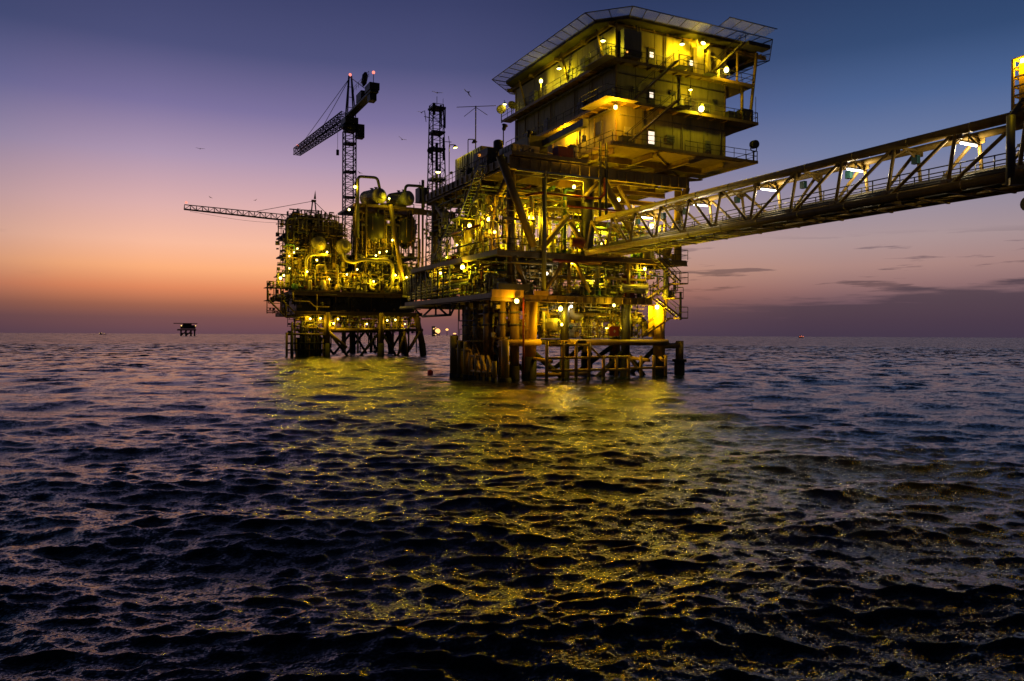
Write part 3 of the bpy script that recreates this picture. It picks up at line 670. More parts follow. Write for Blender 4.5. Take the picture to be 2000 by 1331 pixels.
# horizontal and raking braces of the jacket
for p, q, r, mt in [((-1.4, -.2, 3.3), (3.0, .4, 3.35), .3, 'safety'), ((6.0, .2, 3.35), (17.4, .2, 3.35), .3, 'yellow'), ((17.0, 1.2, 3.0), (20.3, 2.0, 3.0), .3, 'yellow'),
                    ((2.4, 1, 3.3), (2.4, 15, 3.3), .3, 'yellow'), ((17, 1.2, 3.3), (17, 15, 3.3), .3, 'yellow'), ((2.4, 15, 3.3), (17, 15, 3.3), .3, 'yellow'), ((2.2, 9, 3.3), (17, 9, 3.3), .28, 'yellow'),
                    ((2.1, 1, .35), (8.5, 1, .35), .2, 'yellow')]:
    P('brace', MB().tube(p, q, r, 12), mt, M)
for p, q in [((2.4, 1.0, 2.6), (8.5, 1.2, -2)), ((12.9, 1.0, 2.6), (7.4, 1.2, -2)), ((12.9, 1.0, 2.6), (17, 1.2, -2)), ((2.2, 9, 3), (2.4, 1, -2)), ((2.4, 15, 3), (9.5, 15, -2)), ((17, 15, 3), (9.5, 15, -2)), ((17, 1.2, 3), (17, 9, -2)),
             ((2.2, 9, 3.), (9, 9, -2)), ((17, 9, 3.), (9, 9, -2))]:
    P('brace', MB().tube(p, q, .26, 10), 'growth', M)
pl = P('pile', MB().tube((20.4, 2.0, 1.5), (20.4, 2.0, 3.5), .42, 14), 'yellow', M); P('splash_zone', MB().tube((20.4, 2.0, -3), (20.4, 2.0, 1.5), .55, 14), 'growth', pl)
P('collar', MB().lathe((20.4, 2.0, 1.3), (0, 0, 1), [(0, .75), (.3, .75)], 14), 'growth', pl)
# service walkway at the foot of the cellar
P('grating', MB().box((3.6, 1.5, 3.72), (16.6, 7.5, 3.8)), 'plate', M)
railing(M, [(4.6, 1.5, 3.8), (12.2, 1.5, 3.8)], 'dark')
railing(M, [(13.4, 1.5, 3.8), (16.6, 1.5, 3.8)], 'dark')
# decks: perimeter girders, joists and plate
def deck(x0, x1, y0, y1, z, dep, mat='yellow', plate='plate', ny=5, nx=5, px=None):
    P('deck_plate', MB().box((x0+.1, y0+.1, z-.06), ((px or x1)-.1, y1-.1, z)), plate, M)
    for y in np.linspace(y0+.15, y1-.15, ny): P('deck_girder', MB().ibeam((x0, y, z-.08-dep/2), (x1, y, z-.08-dep/2), .3, dep), mat, M)
    for x in np.linspace(x0+.15, x1-.15, nx): P('deck_beam', MB().ibeam((x, y0+.35, z-.1-dep*.42), (x, y1-.35, z-.1-dep*.42), .25, dep*.7), mat, M)
deck(-2.1, 15.5, 0, 24, 7.75, .62, ny=6, nx=8)
deck(-1.4, 19.8, 0, 24, 11.65, .5, ny=6, nx=9)
deck(-.3, 20.0, 0, 22, 20.1, 1.1, ny=5, nx=7, px=8.2)
P('fascia', MB().box((-2.2, -.32, 7.35), (.95, -.05, 8.05)), 'safety', M)
P('fascia', MB().box((-1.6, -.34, 8.05), (1.6, -.02, 8.6)), 'dark', M)
P('name_board', MB().box((2.05, -.4, 7.65), (3.45, -.3, 8.05)), 'safety', M)
P('side_girder', MB().box((-2.26, -.3, 7.3), (-2.1, 23.8, 7.75)), 'cream', M)
P('side_girder', MB().box((-1.56, 0, 11.2), (-1.42, 23.8, 11.66)), 'yellow', M)
P('crane_girder', MB().box((-.46, -.1, 19.4), (-.32, 21.8, 20.12)), 'yellow', M)
for i in range(19): P('stiffener', MB().box((.6+i*1.05, -.16, 19.0), (.66+i*1.05, .0, 19.92)), 'yellow', M)
for i in range(17): P('stiffener', MB().box((-.6, .5+i*1.28, 19.44), (-.47, .56+i*1.28, 20.08)), 'yellow', M)
for i in range(14): P('stiffener', MB().box((2.8+i*.9, -.1, 7.1), (2.85+i*.9, .0, 7.62)), 'yellow', M)
P('cable_tray', MB().box((.2, -.34, 18.75), (9.0, -.2, 18.95)), 'galv', M); P('pipe', MB().pipe([(.0, -.3, 18.45), (7.2, -.3, 18.45), (7.2, -.3, 16.4)], .07, 8), 'cream', M); P('pipe', MB().pipe([(10.2, -.25, 18.6), (18.8, -.25, 18.6), (18.8, -.25, 14.0)], .09, 8), 'yellow', M)
# columns and raking braces between the middle and the main deck
for x, y, r, mt, z0, z1 in [(8.45, 1.0, .62, 'dark', 11.6, 19.0), (3.1, -.15, .22, 'grey', 7.9, 19.0), (19.3, 1.0, .4, 'yellow', 11.6, 19.0), (.3, 1.0, .42, 'yellow', 7.8, 19.0), (.3, 11.0, .42, 'yellow', 7.8, 19.0), (.3, 20.6, .42, 'yellow', 7.8, 19.0),
                            (19.3, 20.6, .42, 'yellow', 11.6, 19.0), (9.8, 20.6, .42, 'yellow', 11.6, 19.0), (12.8, .6, .3, 'yellow', 7.8, 11.1), (17.5, .6, .28, 'grey', 7.8, 11.1), (15.4, 12, .42, 'yellow', 7.8, 19.0), (12.9, .8, .42, 'grey', 3.4, 7.2)]:
    P('column', MB().tube((x, y, z0), (x, y, z1), r, 14), mt, M)
for p, q, r in [((-1.3, .1, 20.0), (2.15, .1, 12.1), .36), ((5.9, .2, 15.2), (3.1, .2, 12.0), .26), ((6.2, .4, 14.7), (8.0, .4, 12.0), .28), ((9.6, .3, 19.0), (13.6, .3, 13.4), .36), ((19.9, .4, 19.0), (17.4, .4, 12.0), .34), ((9.6, .3, 19.0), (7.6, .4, 17.0), .2),
                ((.3, 10.6, 12.0), (.3, 1.4, 18.8), .3), ((.3, 11.4, 12.0), (.3, 20.2, 18.8), .3), ((19.3, 1.4, 12.0), (19.3, 20.2, 18.8), .3), ((9.8, 20.6, 12.0), (.6, 20.6, 18.8), .3), ((9.8, 20.6, 12.0), (19.0, 20.6, 18.8), .3),
                ((5.4, .2, 10.9), (3.4, .2, 8.1), .2), ((6.6, .2, 10.9), (8.2, .2, 8.1), .2), ((6.0, .25, 8.0), (6.0, .25, 10.8), .2), ((.2, .2, 11.2), (1.5, .2, 8.2), .22), ((12.5, 1.8, 18.9), (14.6, 1.8, 15.8), .2), ((13.8, 4, 18.9), (15.8, 4, 14), .25)]:
    P('raker', MB().tube(p, q, r, 12), 'yellow', M)
for z in (16.2, 17.6, 18.6): P('cross_beam', MB().ibeam((9.0, 1.2+z*.1, z), (19.2, 1.2+z*.1, z), .3, .5), 'yellow', M)
P('cross_beam', MB().ibeam((3.0, 4.0, 16.3), (15.0, 4.0, 16.3), .3, .5), 'yellow', M)
P('cross_beam', MB().ibeam((.6, 12.0, 15.2), (.6, 22.0, 15.2), .3, .5), 'yellow', M)
# half deck on the left side between middle and main deck
P('deck_plate', MB().box((-.2, 9.0, 15.7), (4.5, 21.5, 15.8)), 'plate', M); railing(M, [(-.2, 9.0, 15.8), (-.2, 21.5, 15.8)], 'dark')
# long red fire mains and dark pipes across the front
for pts, r, mt in [([(1.2, -.1, 16.6), (2.6, -.2, 17.0), (9.0, -.2, 16.95), (9.6, -.2, 17.4), (9.6, -.2, 19.0)], .12, 'red'), ([(5.6, -.2, 16.0), (11.6, -.2, 16.0), (11.6, 1.5, 16.0)], .1, 'red'), ([(4.2, .1, 10.95), (9.4, .1, 10.9)], .17, 'red'),
                   ([(.1, 3.2, 10.7), (.1, 7.0, 10.6), (.1, 7.0, 9.4)], .1, 'red'), ([(.95, -.3, 7.4), (.95, -.3, 3.0), (.95, -.3, .5)], .1, 'red'), ([(-.9, 5.2, 14.5), (-.9, 12.5, 14.5)], .12, 'red'), ([(-1.1, 5.2, 12.9), (-1.1, 12.5, 12.9), (-.6, 14, 12.9)], .07, 'grey'),
                   ([(-.2, -.1, 10.55), (3.2, -.1, 10.5)], .09, 'cream'), ([(2.45, 1.2, 16.9), (2.45, 1.2, 12.3)], .16, 'cream'), ([(3.4, 1.2, 16.5), (3.4, 1.2, 12.3)], .14, 'cream'), ([(13.0, 2.5, 5.6), (16.2, 2.5, 5.6), (16.6, 2.5, 4.0)], .42, 'cream'), ([(7.4, 2.2, 6.9), (7.4, 2.2, 5.8), (8.6, 2.2, 5.8)], .36, 'cream')]:
    P('pipe', MB().pipe(pts, r, 12), mt, M)
# big vessels in the cellar
def vessel(name, p, ax, L, r, mat, label, group='process vessels', nozzle=True):
    o = T(name, label, 'vessel', (p[0], p[1], p[2]-r), group)
    P('shell', MB().vessel(p, ax, L, r, 24), mat, o); A = Vector(ax).normalized(); c = Vector(p)
    for t in (.22, .78): q = c+A*(L*t); P('saddle', MB().box((q.x-.2, q.y-.2, q.z-r-.35), (q.x+.2, q.y+.2, q.z-r*.75)), 'grey', o)
    if nozzle:
        P('manway', MB().lathe(c-A*(r*.5-.06), -A, [(0, r*.42), (.14, r*.42), (.14, r*.5), (.22, r*.5), (.26, r*.2)], 16), mat, o)
        for t in (.3, .6): P('nozzle', MB().lathe(c+A*(L*t)+Vector((0, 0, r*.95)), (0, 0, 1), [(0, r*.16), (.3, r*.16), (.3, r*.26), (.38, r*.26)], 10), mat, o)
    return o
v = vessel('horizontal_vessel', (5.2, 1.1, 5.0), (-.25, 1, 0), 4.0, .62, 'white', 'pale round vessel end with a dark drop mark in the near platform cellar', nozzle=False)
P('drop_mark', MB()._add([(5.2+.15*math.sin(a), .775, 4.97+.3*math.cos(a)*(1.25 if math.cos(a) > 0 else .8)) for a in np.linspace(0, 2*math.pi, 17)[:-1]], [tuple(range(16))[::-1]]), 'dark', v)
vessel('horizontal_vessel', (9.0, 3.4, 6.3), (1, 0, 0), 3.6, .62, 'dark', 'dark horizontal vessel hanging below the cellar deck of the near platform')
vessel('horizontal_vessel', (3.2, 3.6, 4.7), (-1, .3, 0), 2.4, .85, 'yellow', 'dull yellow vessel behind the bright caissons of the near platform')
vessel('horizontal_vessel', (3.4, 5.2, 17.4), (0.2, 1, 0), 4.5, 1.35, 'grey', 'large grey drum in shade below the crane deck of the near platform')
# smaller pipework, deck by deck
clutter(M, 4.0, 16.5, 1.9, 7.2, 3.8, 7.1, 54, 1, .24, sizes=1.1)
clutter(M, -1.6, 2.0, 1.0, 8.0, 3.4, 7.1, 12, 2, .16, 'rrhht')
clutter(M, -.8, 15.0, .6, 9.0, 7.78, 11.1, 74, 3, .2, sizes=1.1)
clutter(M, 14.0, 19.0, .8, 9.0, 7.78, 11.1, 14, 31, .16, 'rrhhvp')
clutter(M, -1.0, 7.4, .8, 9.0, 11.7, 18.6, 52, 4, .2, 'rrhhhhvvptcbse')
clutter(M, 9.0, 18.5, 1.6, 9.0, 11.7, 16.0, 34, 5, .22, 'rrhhhvvpcbs')
clutter(M, -.6, 5.0, 9.0, 21.0, 11.7, 15.6, 24, 6, .2, 'rrhhvpcbs')
clutter(M, -1.0, 6.0, 9.5, 22.0, 7.8, 11.0, 34, 7, .24, 'rhhhhvpcbs')
clutter(M, -.1, 5.5, 9.2, 21.0, 15.9, 19.0, 14, 8, .15, 'hhttcb')
micro(M, 3.4, 16.4, 1.4, 5.0, 3.85, 7.1, 520, 41); micro(M, -1.4, 3.0, .4, 7.0, 3.6, 7.1, 120, 42)
micro(M, -1.6, 15.2, .3, 4.5, 7.8, 11.1, 760, 43); micro(M, 14.6, 19.4, .5, 6.0, 7.9, 11.1, 130, 44)
micro(M, -1.2, 8.0, .3, 6.0, 11.7, 16.4, 470, 45); micro(M, 8.8, 19.2, .6, 8.0, 11.7, 14.6, 330, 46)
micro(M, -1.2, 2.5, 6.0, 22.0, 11.7, 18.8, 420, 47); micro(M, -2.0, 2.0, 7.0, 23.5, 7.8, 11.2, 420, 48)
micro(M, .0, 6.0, 1.0, 20.0, 20.2, 21.6, 160, 49, ('dark', 'yellow'))
# mezzanine gratings
for x0, x1, y0, y1, z in ((3.6, 8.0, .3, 3.0, 9.5), (10.0, 14.8, .4, 3.2, 9.6), (-.9, 2.4, .4, 3.4, 14.6), (4.0, 7.8, 1.0, 4.0, 15.0), (9.4, 16.0, 1.5, 5.0, 14.4)):
    P('mezzanine', MB().box((x0, y0, z), (x1, y1, z+.06)), 'grating', M); railing(M, [(x0, y0, z+.06), (x1, y0, z+.06)], 'dark'); P('mezzanine_beam', MB().beam((x0, y0, z-.1), (x1, y0, z-.1), .12, .2), 'yellow', M)
    for x in (x0+.1, x1-.1): P('mezzanine_post', MB().tube((x, y0+.1, z-1.9), (x, y0+.1, z), .08, 8), 'yellow', M)
# railings of the decks
railing(M, [(-1.4, .04, 11.66), (6.6, .04, 11.66)], 'dark'); railing(M, [(-1.4, .04, 11.66), (-1.4, 23.8, 11.66)], 'dark')
railing(M, [(10.4, .04, 11.66), (19.8, .04, 11.66), (19.8, 9, 11.66)], 'dark'); railing(M, [(2.2, .04, 7.76), (13.6, .04, 7.76)], 'dark'); railing(M, [(-2.05, 1.0, 7.76), (-2.05, 23.5, 7.76)], 'dark')
railing(M, [(-.3, 3.0, 20.12), (-.3, 21.8, 20.12)], 'dark')
# the bank of flowlines along the left side, above the cellar deck
for i in range(7): P('flowline', MB().pipe([(-1.75+.28*i, 8.0+(i % 3)*.8, 8.1+.36*i), (-1.75+.28*i, 24.0, 8.1+.36*i)], .13, 8), ['grey', 'yellow', 'dark'][i % 3], M)
for y in np.arange(10.5, 24, 1.7): P('pipe_support', MB().beam((-1.95, y, 7.8), (-1.95, y, 10.9), .14, .14), 'dark', M)
P('flowline', MB().pipe([(-2.0, 14.0, 7.1), (-2.0, 26.0, 7.2)], .2, 10), 'yellow', M)
# truss carrying the left overhang of the cellar deck
P('truss_chord', MB().tube((-1.6, 11.0, 6.05), (-1.6, 19.5, 6.05), .13, 8), 'dark', M)
for a, b in ((19.5, 23.0), (11.0, 9.5), (12.0, 15.3), (15.3, 15.3), (11.2, 11.2), (19.4, 15.6)): P('truss_web', MB().tube((-1.6, a, 6.05), (-1.6, b, 7.2), .11, 8), 'dark', M)
P('drain_loop', MB().pipe([(-1.4, 9.2, 7.2), (-1.4, 9.2, 5.4), (-1.4, 5.4, 5.4), (-1.4, 5.4, 6.4)], .06, 6), 'dark', M)
# stairs down the left side
stair(M, (-.6, 9.2, 15.9), (-.6, 4.4, 20.1), .8, 'dark', (-1, 0, 0)); P('stair_landing', MB().box((-1.6, 9.1, 15.72), (-.3, 11.6, 15.8)), 'plate', M)
stair(M, (-.6, 17.4, 11.75), (-.6, 11.5, 15.8), .8, 'dark', (-1, 0, 0))
# zigzag stairs at the right end
for p, q, y in (((18.3, 9.4), (15.4, 11.6), -.75), ((15.4, 7.7), (18.3, 9.4), .35), ((18.3, 5.9), (15.4, 7.7), -.75), ((14.4, 3.85), (17.9, 5.8), .35)):
    stair(M, (p[0], y, p[1]), (q[0], y, q[1]), .75)
for x0, z in ((18.1, 9.3), (17.5, 7.8), (18.1, 5.85)):
    P('stair_landing', MB().box((x0, -.8, z-.12), (x0+1.1, 1.2, z)), 'yellow', M); railing(M, [(x0, -.78, z), (x0+1.08, -.78, z), (x0+1.08, 1.1, z)], 'dark')
P('stair_tower_post', MB().tube((18.2, -.85, 5.6), (18.2, -.85, 8.4), .12, 8), 'dark', M); P('stair_tower_post', MB().tube((17.2, .9, 3.6), (18.0, .9, 9.3), .2, 8), 'yellow', M)
P('wind_wall', MB().box((15.9, 1.3, 3.9), (17.6, 1.36, 7.0)), 'safety', M)
fb = P('fire_box', MB().box((11.3, 1.35, 3.95), (12.4, 1.48, 4.9)), 'red', M); P('diamond_mark', MB()._add([(11.72, 1.344, 4.44), (11.86, 1.344, 4.26), (12.0, 1.344, 4.44), (11.86, 1.344, 4.62)], [(0, 1, 2, 3)]), 'white', fb)
P('stretch_rail', MB().tube((8.0, .6, 6.75), (11.6, .6, 6.65), .05, 6), 'cream', M)
P('motor', MB().lathe((6.0, -.05, 12.7), (1, 0, 0), [(0, .3), (.1, .42), (.9, .42), (.95, .5), (1.3, .5), (1.35, .1)], 14), 'red', M)
P('hose_reel', MB().torus((7.6, -.05, 12.2), (0, 1, 0), .36, .07, 16, 6), 'dark', M)
for i in range(5): P('drum', MB().vessel((7.4+i*.62, .35, 7.95), (0, 0, 1), .55, .26, 12), 'green' if i % 2 else 'dark', M)
P('cabinet', MB().box((12.4, .4, 7.8), (13.5, .9, 9.9)), 'red', M)
# ---- on the main deck, left of the block
def container(x0, x1, y0, y1, z0, z1, mat, label):
    o = T('equipment_module', label, 'container', ((x0+x1)/2, (y0+y1)/2, z0), 'modules on the crane deck')
    P('body', MB().box((x0, y0, z0), (x1, y1, z1)), mat, o)
    k = int((y1-y0)/.6)
    for i in range(k): P('rib', MB().box((x0-.05, y0+.1+i*.6, z0+.1), (x0-.004, y0+.34+i*.6, z1-.1)), mat, o)
    for i in range(max(1, int((x1-x0)/.6))): P('rib', MB().box((x0+.1+i*.6, y0-.05, z0+.1), (x0+.34+i*.6, y0-.004, z1-.1)), mat, o)
container(1.0, 3.6, 9.4, 16.4, 20.14, 23.2, 'cream', 'yellow lit ribbed container at the rear end of the crane deck')
container(1.6, 4.6, 3.6, 6.4, 20.14, 22.2, 'cream', 'low yellow container with portholes by the block, at the front of the crane deck')
P('porch', MB().box((-.2, 5.2, 20.14), (.9, 8.6, 22.0)), 'dark', M)
P('vent_drum', MB().vessel((1.8, 7.0, 22.4), (0, 0, 1), .7, .5, 14), 'dark', M)
P('canopy_deck', MB().box((-.3, -.3, 20.14), (7.6, 2.2, 20.5)), 'yellow', M)
P('store_box', MB().box((4.8, .3, 20.55), (6.4, 1.4, 21.6)), 'red', M)
P('tank', MB().vessel((6.9, 1.2, 20.9), (0, 0, 1), 1.0, .55, 16), 'cream', M)
railing(M, [(6.2, -.25, 20.52), (10.0, -.25, 20.52)], 'dark')
for x in (9.2, 9.9): P('post_frame', MB().tube((x, .0, 15.0), (x, .0, 22.4), .14, 8), 'dark', M)
o = T('t_antenna', 'tall thin mast with a wide horizontal crossbar and two drooping rods', 'antenna', (2.0, 13.1, 23.2))
P('mast', MB().tube((2, 13.1, 23.2), (2, 13.1, 28.35), .07, 8), 'grey', o); P('crossbar', MB().tube((2.0-1.7, 13.1+1.2, 28.3), (2.0+1.8, 13.1-1.2, 28.3), .035, 6), 'dark', o)
for s_ in (-1, 1): P('rod', MB().tube((2, 13.1, 28.2), (2+1.0*s_, 13.1-.8*s_, 27.3), .03, 5), 'dark', o)
def pole_lamp(x, y, z0, z1, label, lit=True):
    o = T('pole_lamp', label, 'lamp', (x, y, z0), 'pole lamps on the crane deck'); P('pole', MB().pipe([(x, y, z0), (x, y, z1+.3), (x+.5, y-.2, z1+.3)], .05, 8), 'dark', o)
    P('shade', MB().lathe((x+.55, y-.2, z1+.32), (.2, -.1, -1), [(0, .08), (.15, .16), (.32, .3), (.34, .3)], 12), 'dark', o)
    P('lens', MB().lathe((x+.615, y-.235, z1), (.2, -.1, -1), [(0, .25), (.05, .1)], 12), 'lens_y' if lit else 'dark', o)
    if lit: light(o, Vector((.7, -.3, z1-z0-.3)), 'g', 60)
pole_lamp(-.1, 15.4, 20.1, 24.2, 'lit lamp on a tall pole by the rear railing of the crane deck')
pole_lamp(-.1, 10.2, 20.1, 23.6, 'unlit hooked pole lamp in front of the ribbed yellow container', False)
for x, y, z, h, lb in ((1.2, 4.6, 22.2, 1.7, 'short post with a black siren box above the low yellow container'), (3.2, 3.3, 22.2, 1.0, 'small tilted horn on a stalk beside the block')):
    o = T('horn_post', lb, 'horn', (x, y, z), 'horns on the crane deck'); P('stalk', MB().tube((x, y, z), (x, y, z+h), .06, 6), 'dark', o); P('horn', MB().lathe((x, y, z+h-.3), (.3, 0, 1), [(0, .1), (.1, .18), (.45, .2), (.5, .3), (.6, .28)], 10), 'dark', o)
# hydraulic deck crane with its boom at rest along the block
o = T('deck_crane', 'deck crane with black cab and grey box boom lying along the block', 'crane', (7.6, 13.0, 20.1))
P('pedestal', MB().tube((7.6, 13, 20.1), (7.6, 13, 23.0), .7, 16), 'yellow', o); P('cab', MB().box((6.4, 9.2, 23.0), (8.6, 16.4, 24.9)), 'black', o)
b = P('boom', MB().beam((8.2, 9.4, 24.2), (8.2, 1.6, 24.4), .5, .65), 'grey', o); P('boom_head', MB().box((7.9, 1.0, 24.0), (8.5, 1.7, 24.75)), 'dark', b)
P('hook_rope', MB().tube((8.2, 1.3, 24.0), (8.2, 1.3, 23.2), .03, 5), 'dark', b); P('hook_block', MB().box((8.05, 1.15, 22.6), (8.35, 1.45, 23.2)), 'dark', b)
# ------------------------------------------------------------------ boat landings
o = T('boat_landing', 'stepped yellow boat landing of posts and rails along the near platform front', 'boat landing', (8, -3, 0), 'boat landings')
pm = {}
for x, zt in ((1.86, 3.5), (3.5, 3.45), (4.85, 3.45), (6.2, 3.4), (7.75, 2.2), (9.15, 2.2), (10.5, 2.2), (11.9, 2.15), (13.35, 2.15), (14.75, 2.2)):
    P('fender_post', MB().tube((x, -3, .25), (x, -3, zt), .15, 10), 'safety', o); P('fender_foot', MB().tube((x, -3, -2), (x, -3, .25), .17, 10), 'growth', o)
for x0, x1, z in ((1.86, 6.2, 3.15), (1.86, 6.2, 2.0), (1.86, 7.75, .92), (6.2, 10.5, 2.05), (7.75, 10.5, .9), (10.5, 14.75, 1.0)): P('fender_rail', MB().tube((x0, -3, z), (x1, -3, z), .12, 10), 'safety', o)
for p, q in (((6.2, 3.1), (7.4, 2.1)), ((10.5, 2.0), (11.4, 1.1))): P('fender_brace', MB().tube((p[0], -3, p[1]), (q[0], -3, q[1]), .11, 8), 'safety', o)
for x in (2.4, 12.9, 17.0): P('stand_off', MB().tube((x, 1.0, 1.9), (min(x, 14.5), -2.9, 1.7), .16, 10), 'safety', o)
P('top_float', MB().vessel((5.0, -3, 3.45), (1, 0, 0), .8, .16, 10), 'yellow', o)
o = T('boat_landing', 'low yellow boat landing with a ladder and slanted guards on the near platform left side', 'boat landing', (-3, 2, 0), 'boat landings')
for y, zt, r in ((6.5, 3.95, .42), (5.0, 3.5, .3), (3.6, 3.4, .24), (2.5, 2.4, .18), (1.2, 2.35, .18), (-.1, 2.2, .18), (-1.4, 1.9, .18), (-2.6, 1.8, .2)):
    P('fender_post', MB().tube((-3, y, .35), (-3, y, zt), r, 12), 'safety' if y < 4 else 'yellow', o); P('fender_foot', MB().tube((-3, y, -2), (-3, y, .35), r*1.1, 12), 'growth', o)
for y0, y1, z in ((2.6, -2.7, .75), (2.6, -.1, 2.1), (6.5, 2.5, 2.6)): P('fender_rail', MB().tube((-3, y0, z), (-3, y1, z), .12, 8), 'safety', o)
for y in (1.2, -.1, -1.4): P('slant_guard', MB().beam((-3.1, y, 2.2), (-3.1, y-1.1, .9), .2, .12), 'safety', o)
st = stair(o, (-2.6, 1.8, .9), (-2.6, 4.2, 3.3), .7, 'safety', (1, 0, 0))
P('hatch', MB().box((-2.9, 2.8, 3.4), (-1.6, 5.4, 3.5)), 'plate', o); railing(o, [(-2.9, 5.4, 3.5), (-2.9, 2.8, 3.5)], 'dark'); P('buoyancy_tank', MB().tube((-1.7, -2.0, .3), (-1.7, -2.0, 3.6), .35, 14), 'safety', o); P('splash_zone', MB().tube((-1.7, -2, -2), (-1.7, -2, .3), .55, 14), 'growth', o)
for y in (3.6, 6.0): P('marker_pole', MB().tube((-2.8, y, 3.5), (-2.8, y, 6.6), .04, 6), 'dark', o)
# ------------------------------------------------------------------ lamps of the near platform
for p, w, lb, c, r in [((2.55, 1.4, 14.9), 460, 'bright lamp behind the thick slanting brace of the near platform', 'y', .3), ((6.5, .7, 10.85), 120, 'round lamp on the red fire main under the middle deck', 'y', .22), ((9.6, 1.2, 9.3), 300, 'glaring lamp beside the row of drums on the cellar deck', 'g', .25),
                      ((.1, -.6, 7.05), 85, 'amber lamp under the yellow fascia over the bright caissons', 'a', .25), ((5.3, .6, 6.5), 170, 'round lamp above the pale end on vessel', 'y', .24), ((16.5, .7, 6.9), 330, 'bright lamp at the right end of the cellar beside the zigzag stairs', 'y', .25),
                      ((17.2, 2.6, 15.3), 500, 'lamp glowing behind the bridge at the right end of the middle deck', 'y', .28), ((12.0, 1.0, 17.3), 150, 'lamp high under the block floor beside a thick raking brace', 'y', .22), ((6.7, 1.0, 6.75), 34, 'small white lamp on the dark pile in the cellar', 'w', .14),
                      ((3.9, .8, 9.75), 26, 'small white lamp beside the dark tall pipe above the cellar deck', 'w', .16), ((-.3, 4.6, 15.0), 170, 'right hand one of two lamps under the crane deck overhang', 'y', .22), ((-.4, 9.0, 14.95), 160, 'left hand one of two lamps under the crane deck overhang', 'g', .22),
                      ((-.7, 2.4, 13.5), 90, 'small orange lamp on the middle deck, left of the slanting brace', 'a', .15), ((-1.55, 8.0, 10.65), 230, 'white hot lamp at the open left corner of the cellar deck', 'g', .26), ((-.7, 11.6, 13.3), 40, 'small lamp at the foot of the left stairs', 'g', .13),
                      ((-.9, 13.9, 12.2), 40, 'small lamp low beside the left stairs landing', 'g', .13), ((10.0, 5.0, 14.6), 700, 'lamp hidden among pipes behind the dark column', 'g', .2), ((13.4, 6.0, 13.6), 700, 'lamp hidden among pipes behind the bridge end', 'g', .2), ((12.3, 3.4, 4.8), 420, 'lamp among the bright pipework low in the cellar', 'y', .18), ((8.2, 4.5, 6.6), 420, 'lamp hidden behind the dark hanging vessel', 'y', .18), ((4.4, 4.6, 13.6), 600, 'lamp deep inside the middle deck pipework', 'y', .2), ((6.4, .1, 17.9), 170, 'lamp under the crane deck edge, right of the grey drum', 'y', .18), ((14.6, .2, 10.6), 130, 'lamp under the middle deck near the head of the zigzag stairs', 'y', .16), ((8.6, 2.6, 21.0), 150, 'added amber fill light for the block underside, hidden beside the red store box', 'a', .12), ((-1.2, 15.0, 10.6), 110, 'lamp over the flowline bank on the left side', 'y', .15), ((10.6, -.4, 6.9), 70, 'lamp under the cellar deck edge above the dark hanging vessel', 'y', .16), ((4.4, -1.2, 5.0), 150, 'added amber fill light low over the boat landing steps', 'a', .14)]:  # the amber lights by the store box and over the landing are added fill
    globe(p, w*1.45, lb, c, 'bulkhead lamps', r)
globe((13.0, -.1, 16.55), 0, 'small orange signal lamp hanging under the block, left one of two', 'a', 'signal lamps', .13, lens='lens_o'); globe((15.6, .0, 17.1), 0, 'small orange signal lamp hanging under the block, right one of two', 'a', 'signal lamps', .13, lens='lens_o')
globe((-.25, 7.0, 21.6), 0, 'pale orange lamp by the porch at the head of the left stairs', 'a', 'signal lamps', .16, lens='lens_o')

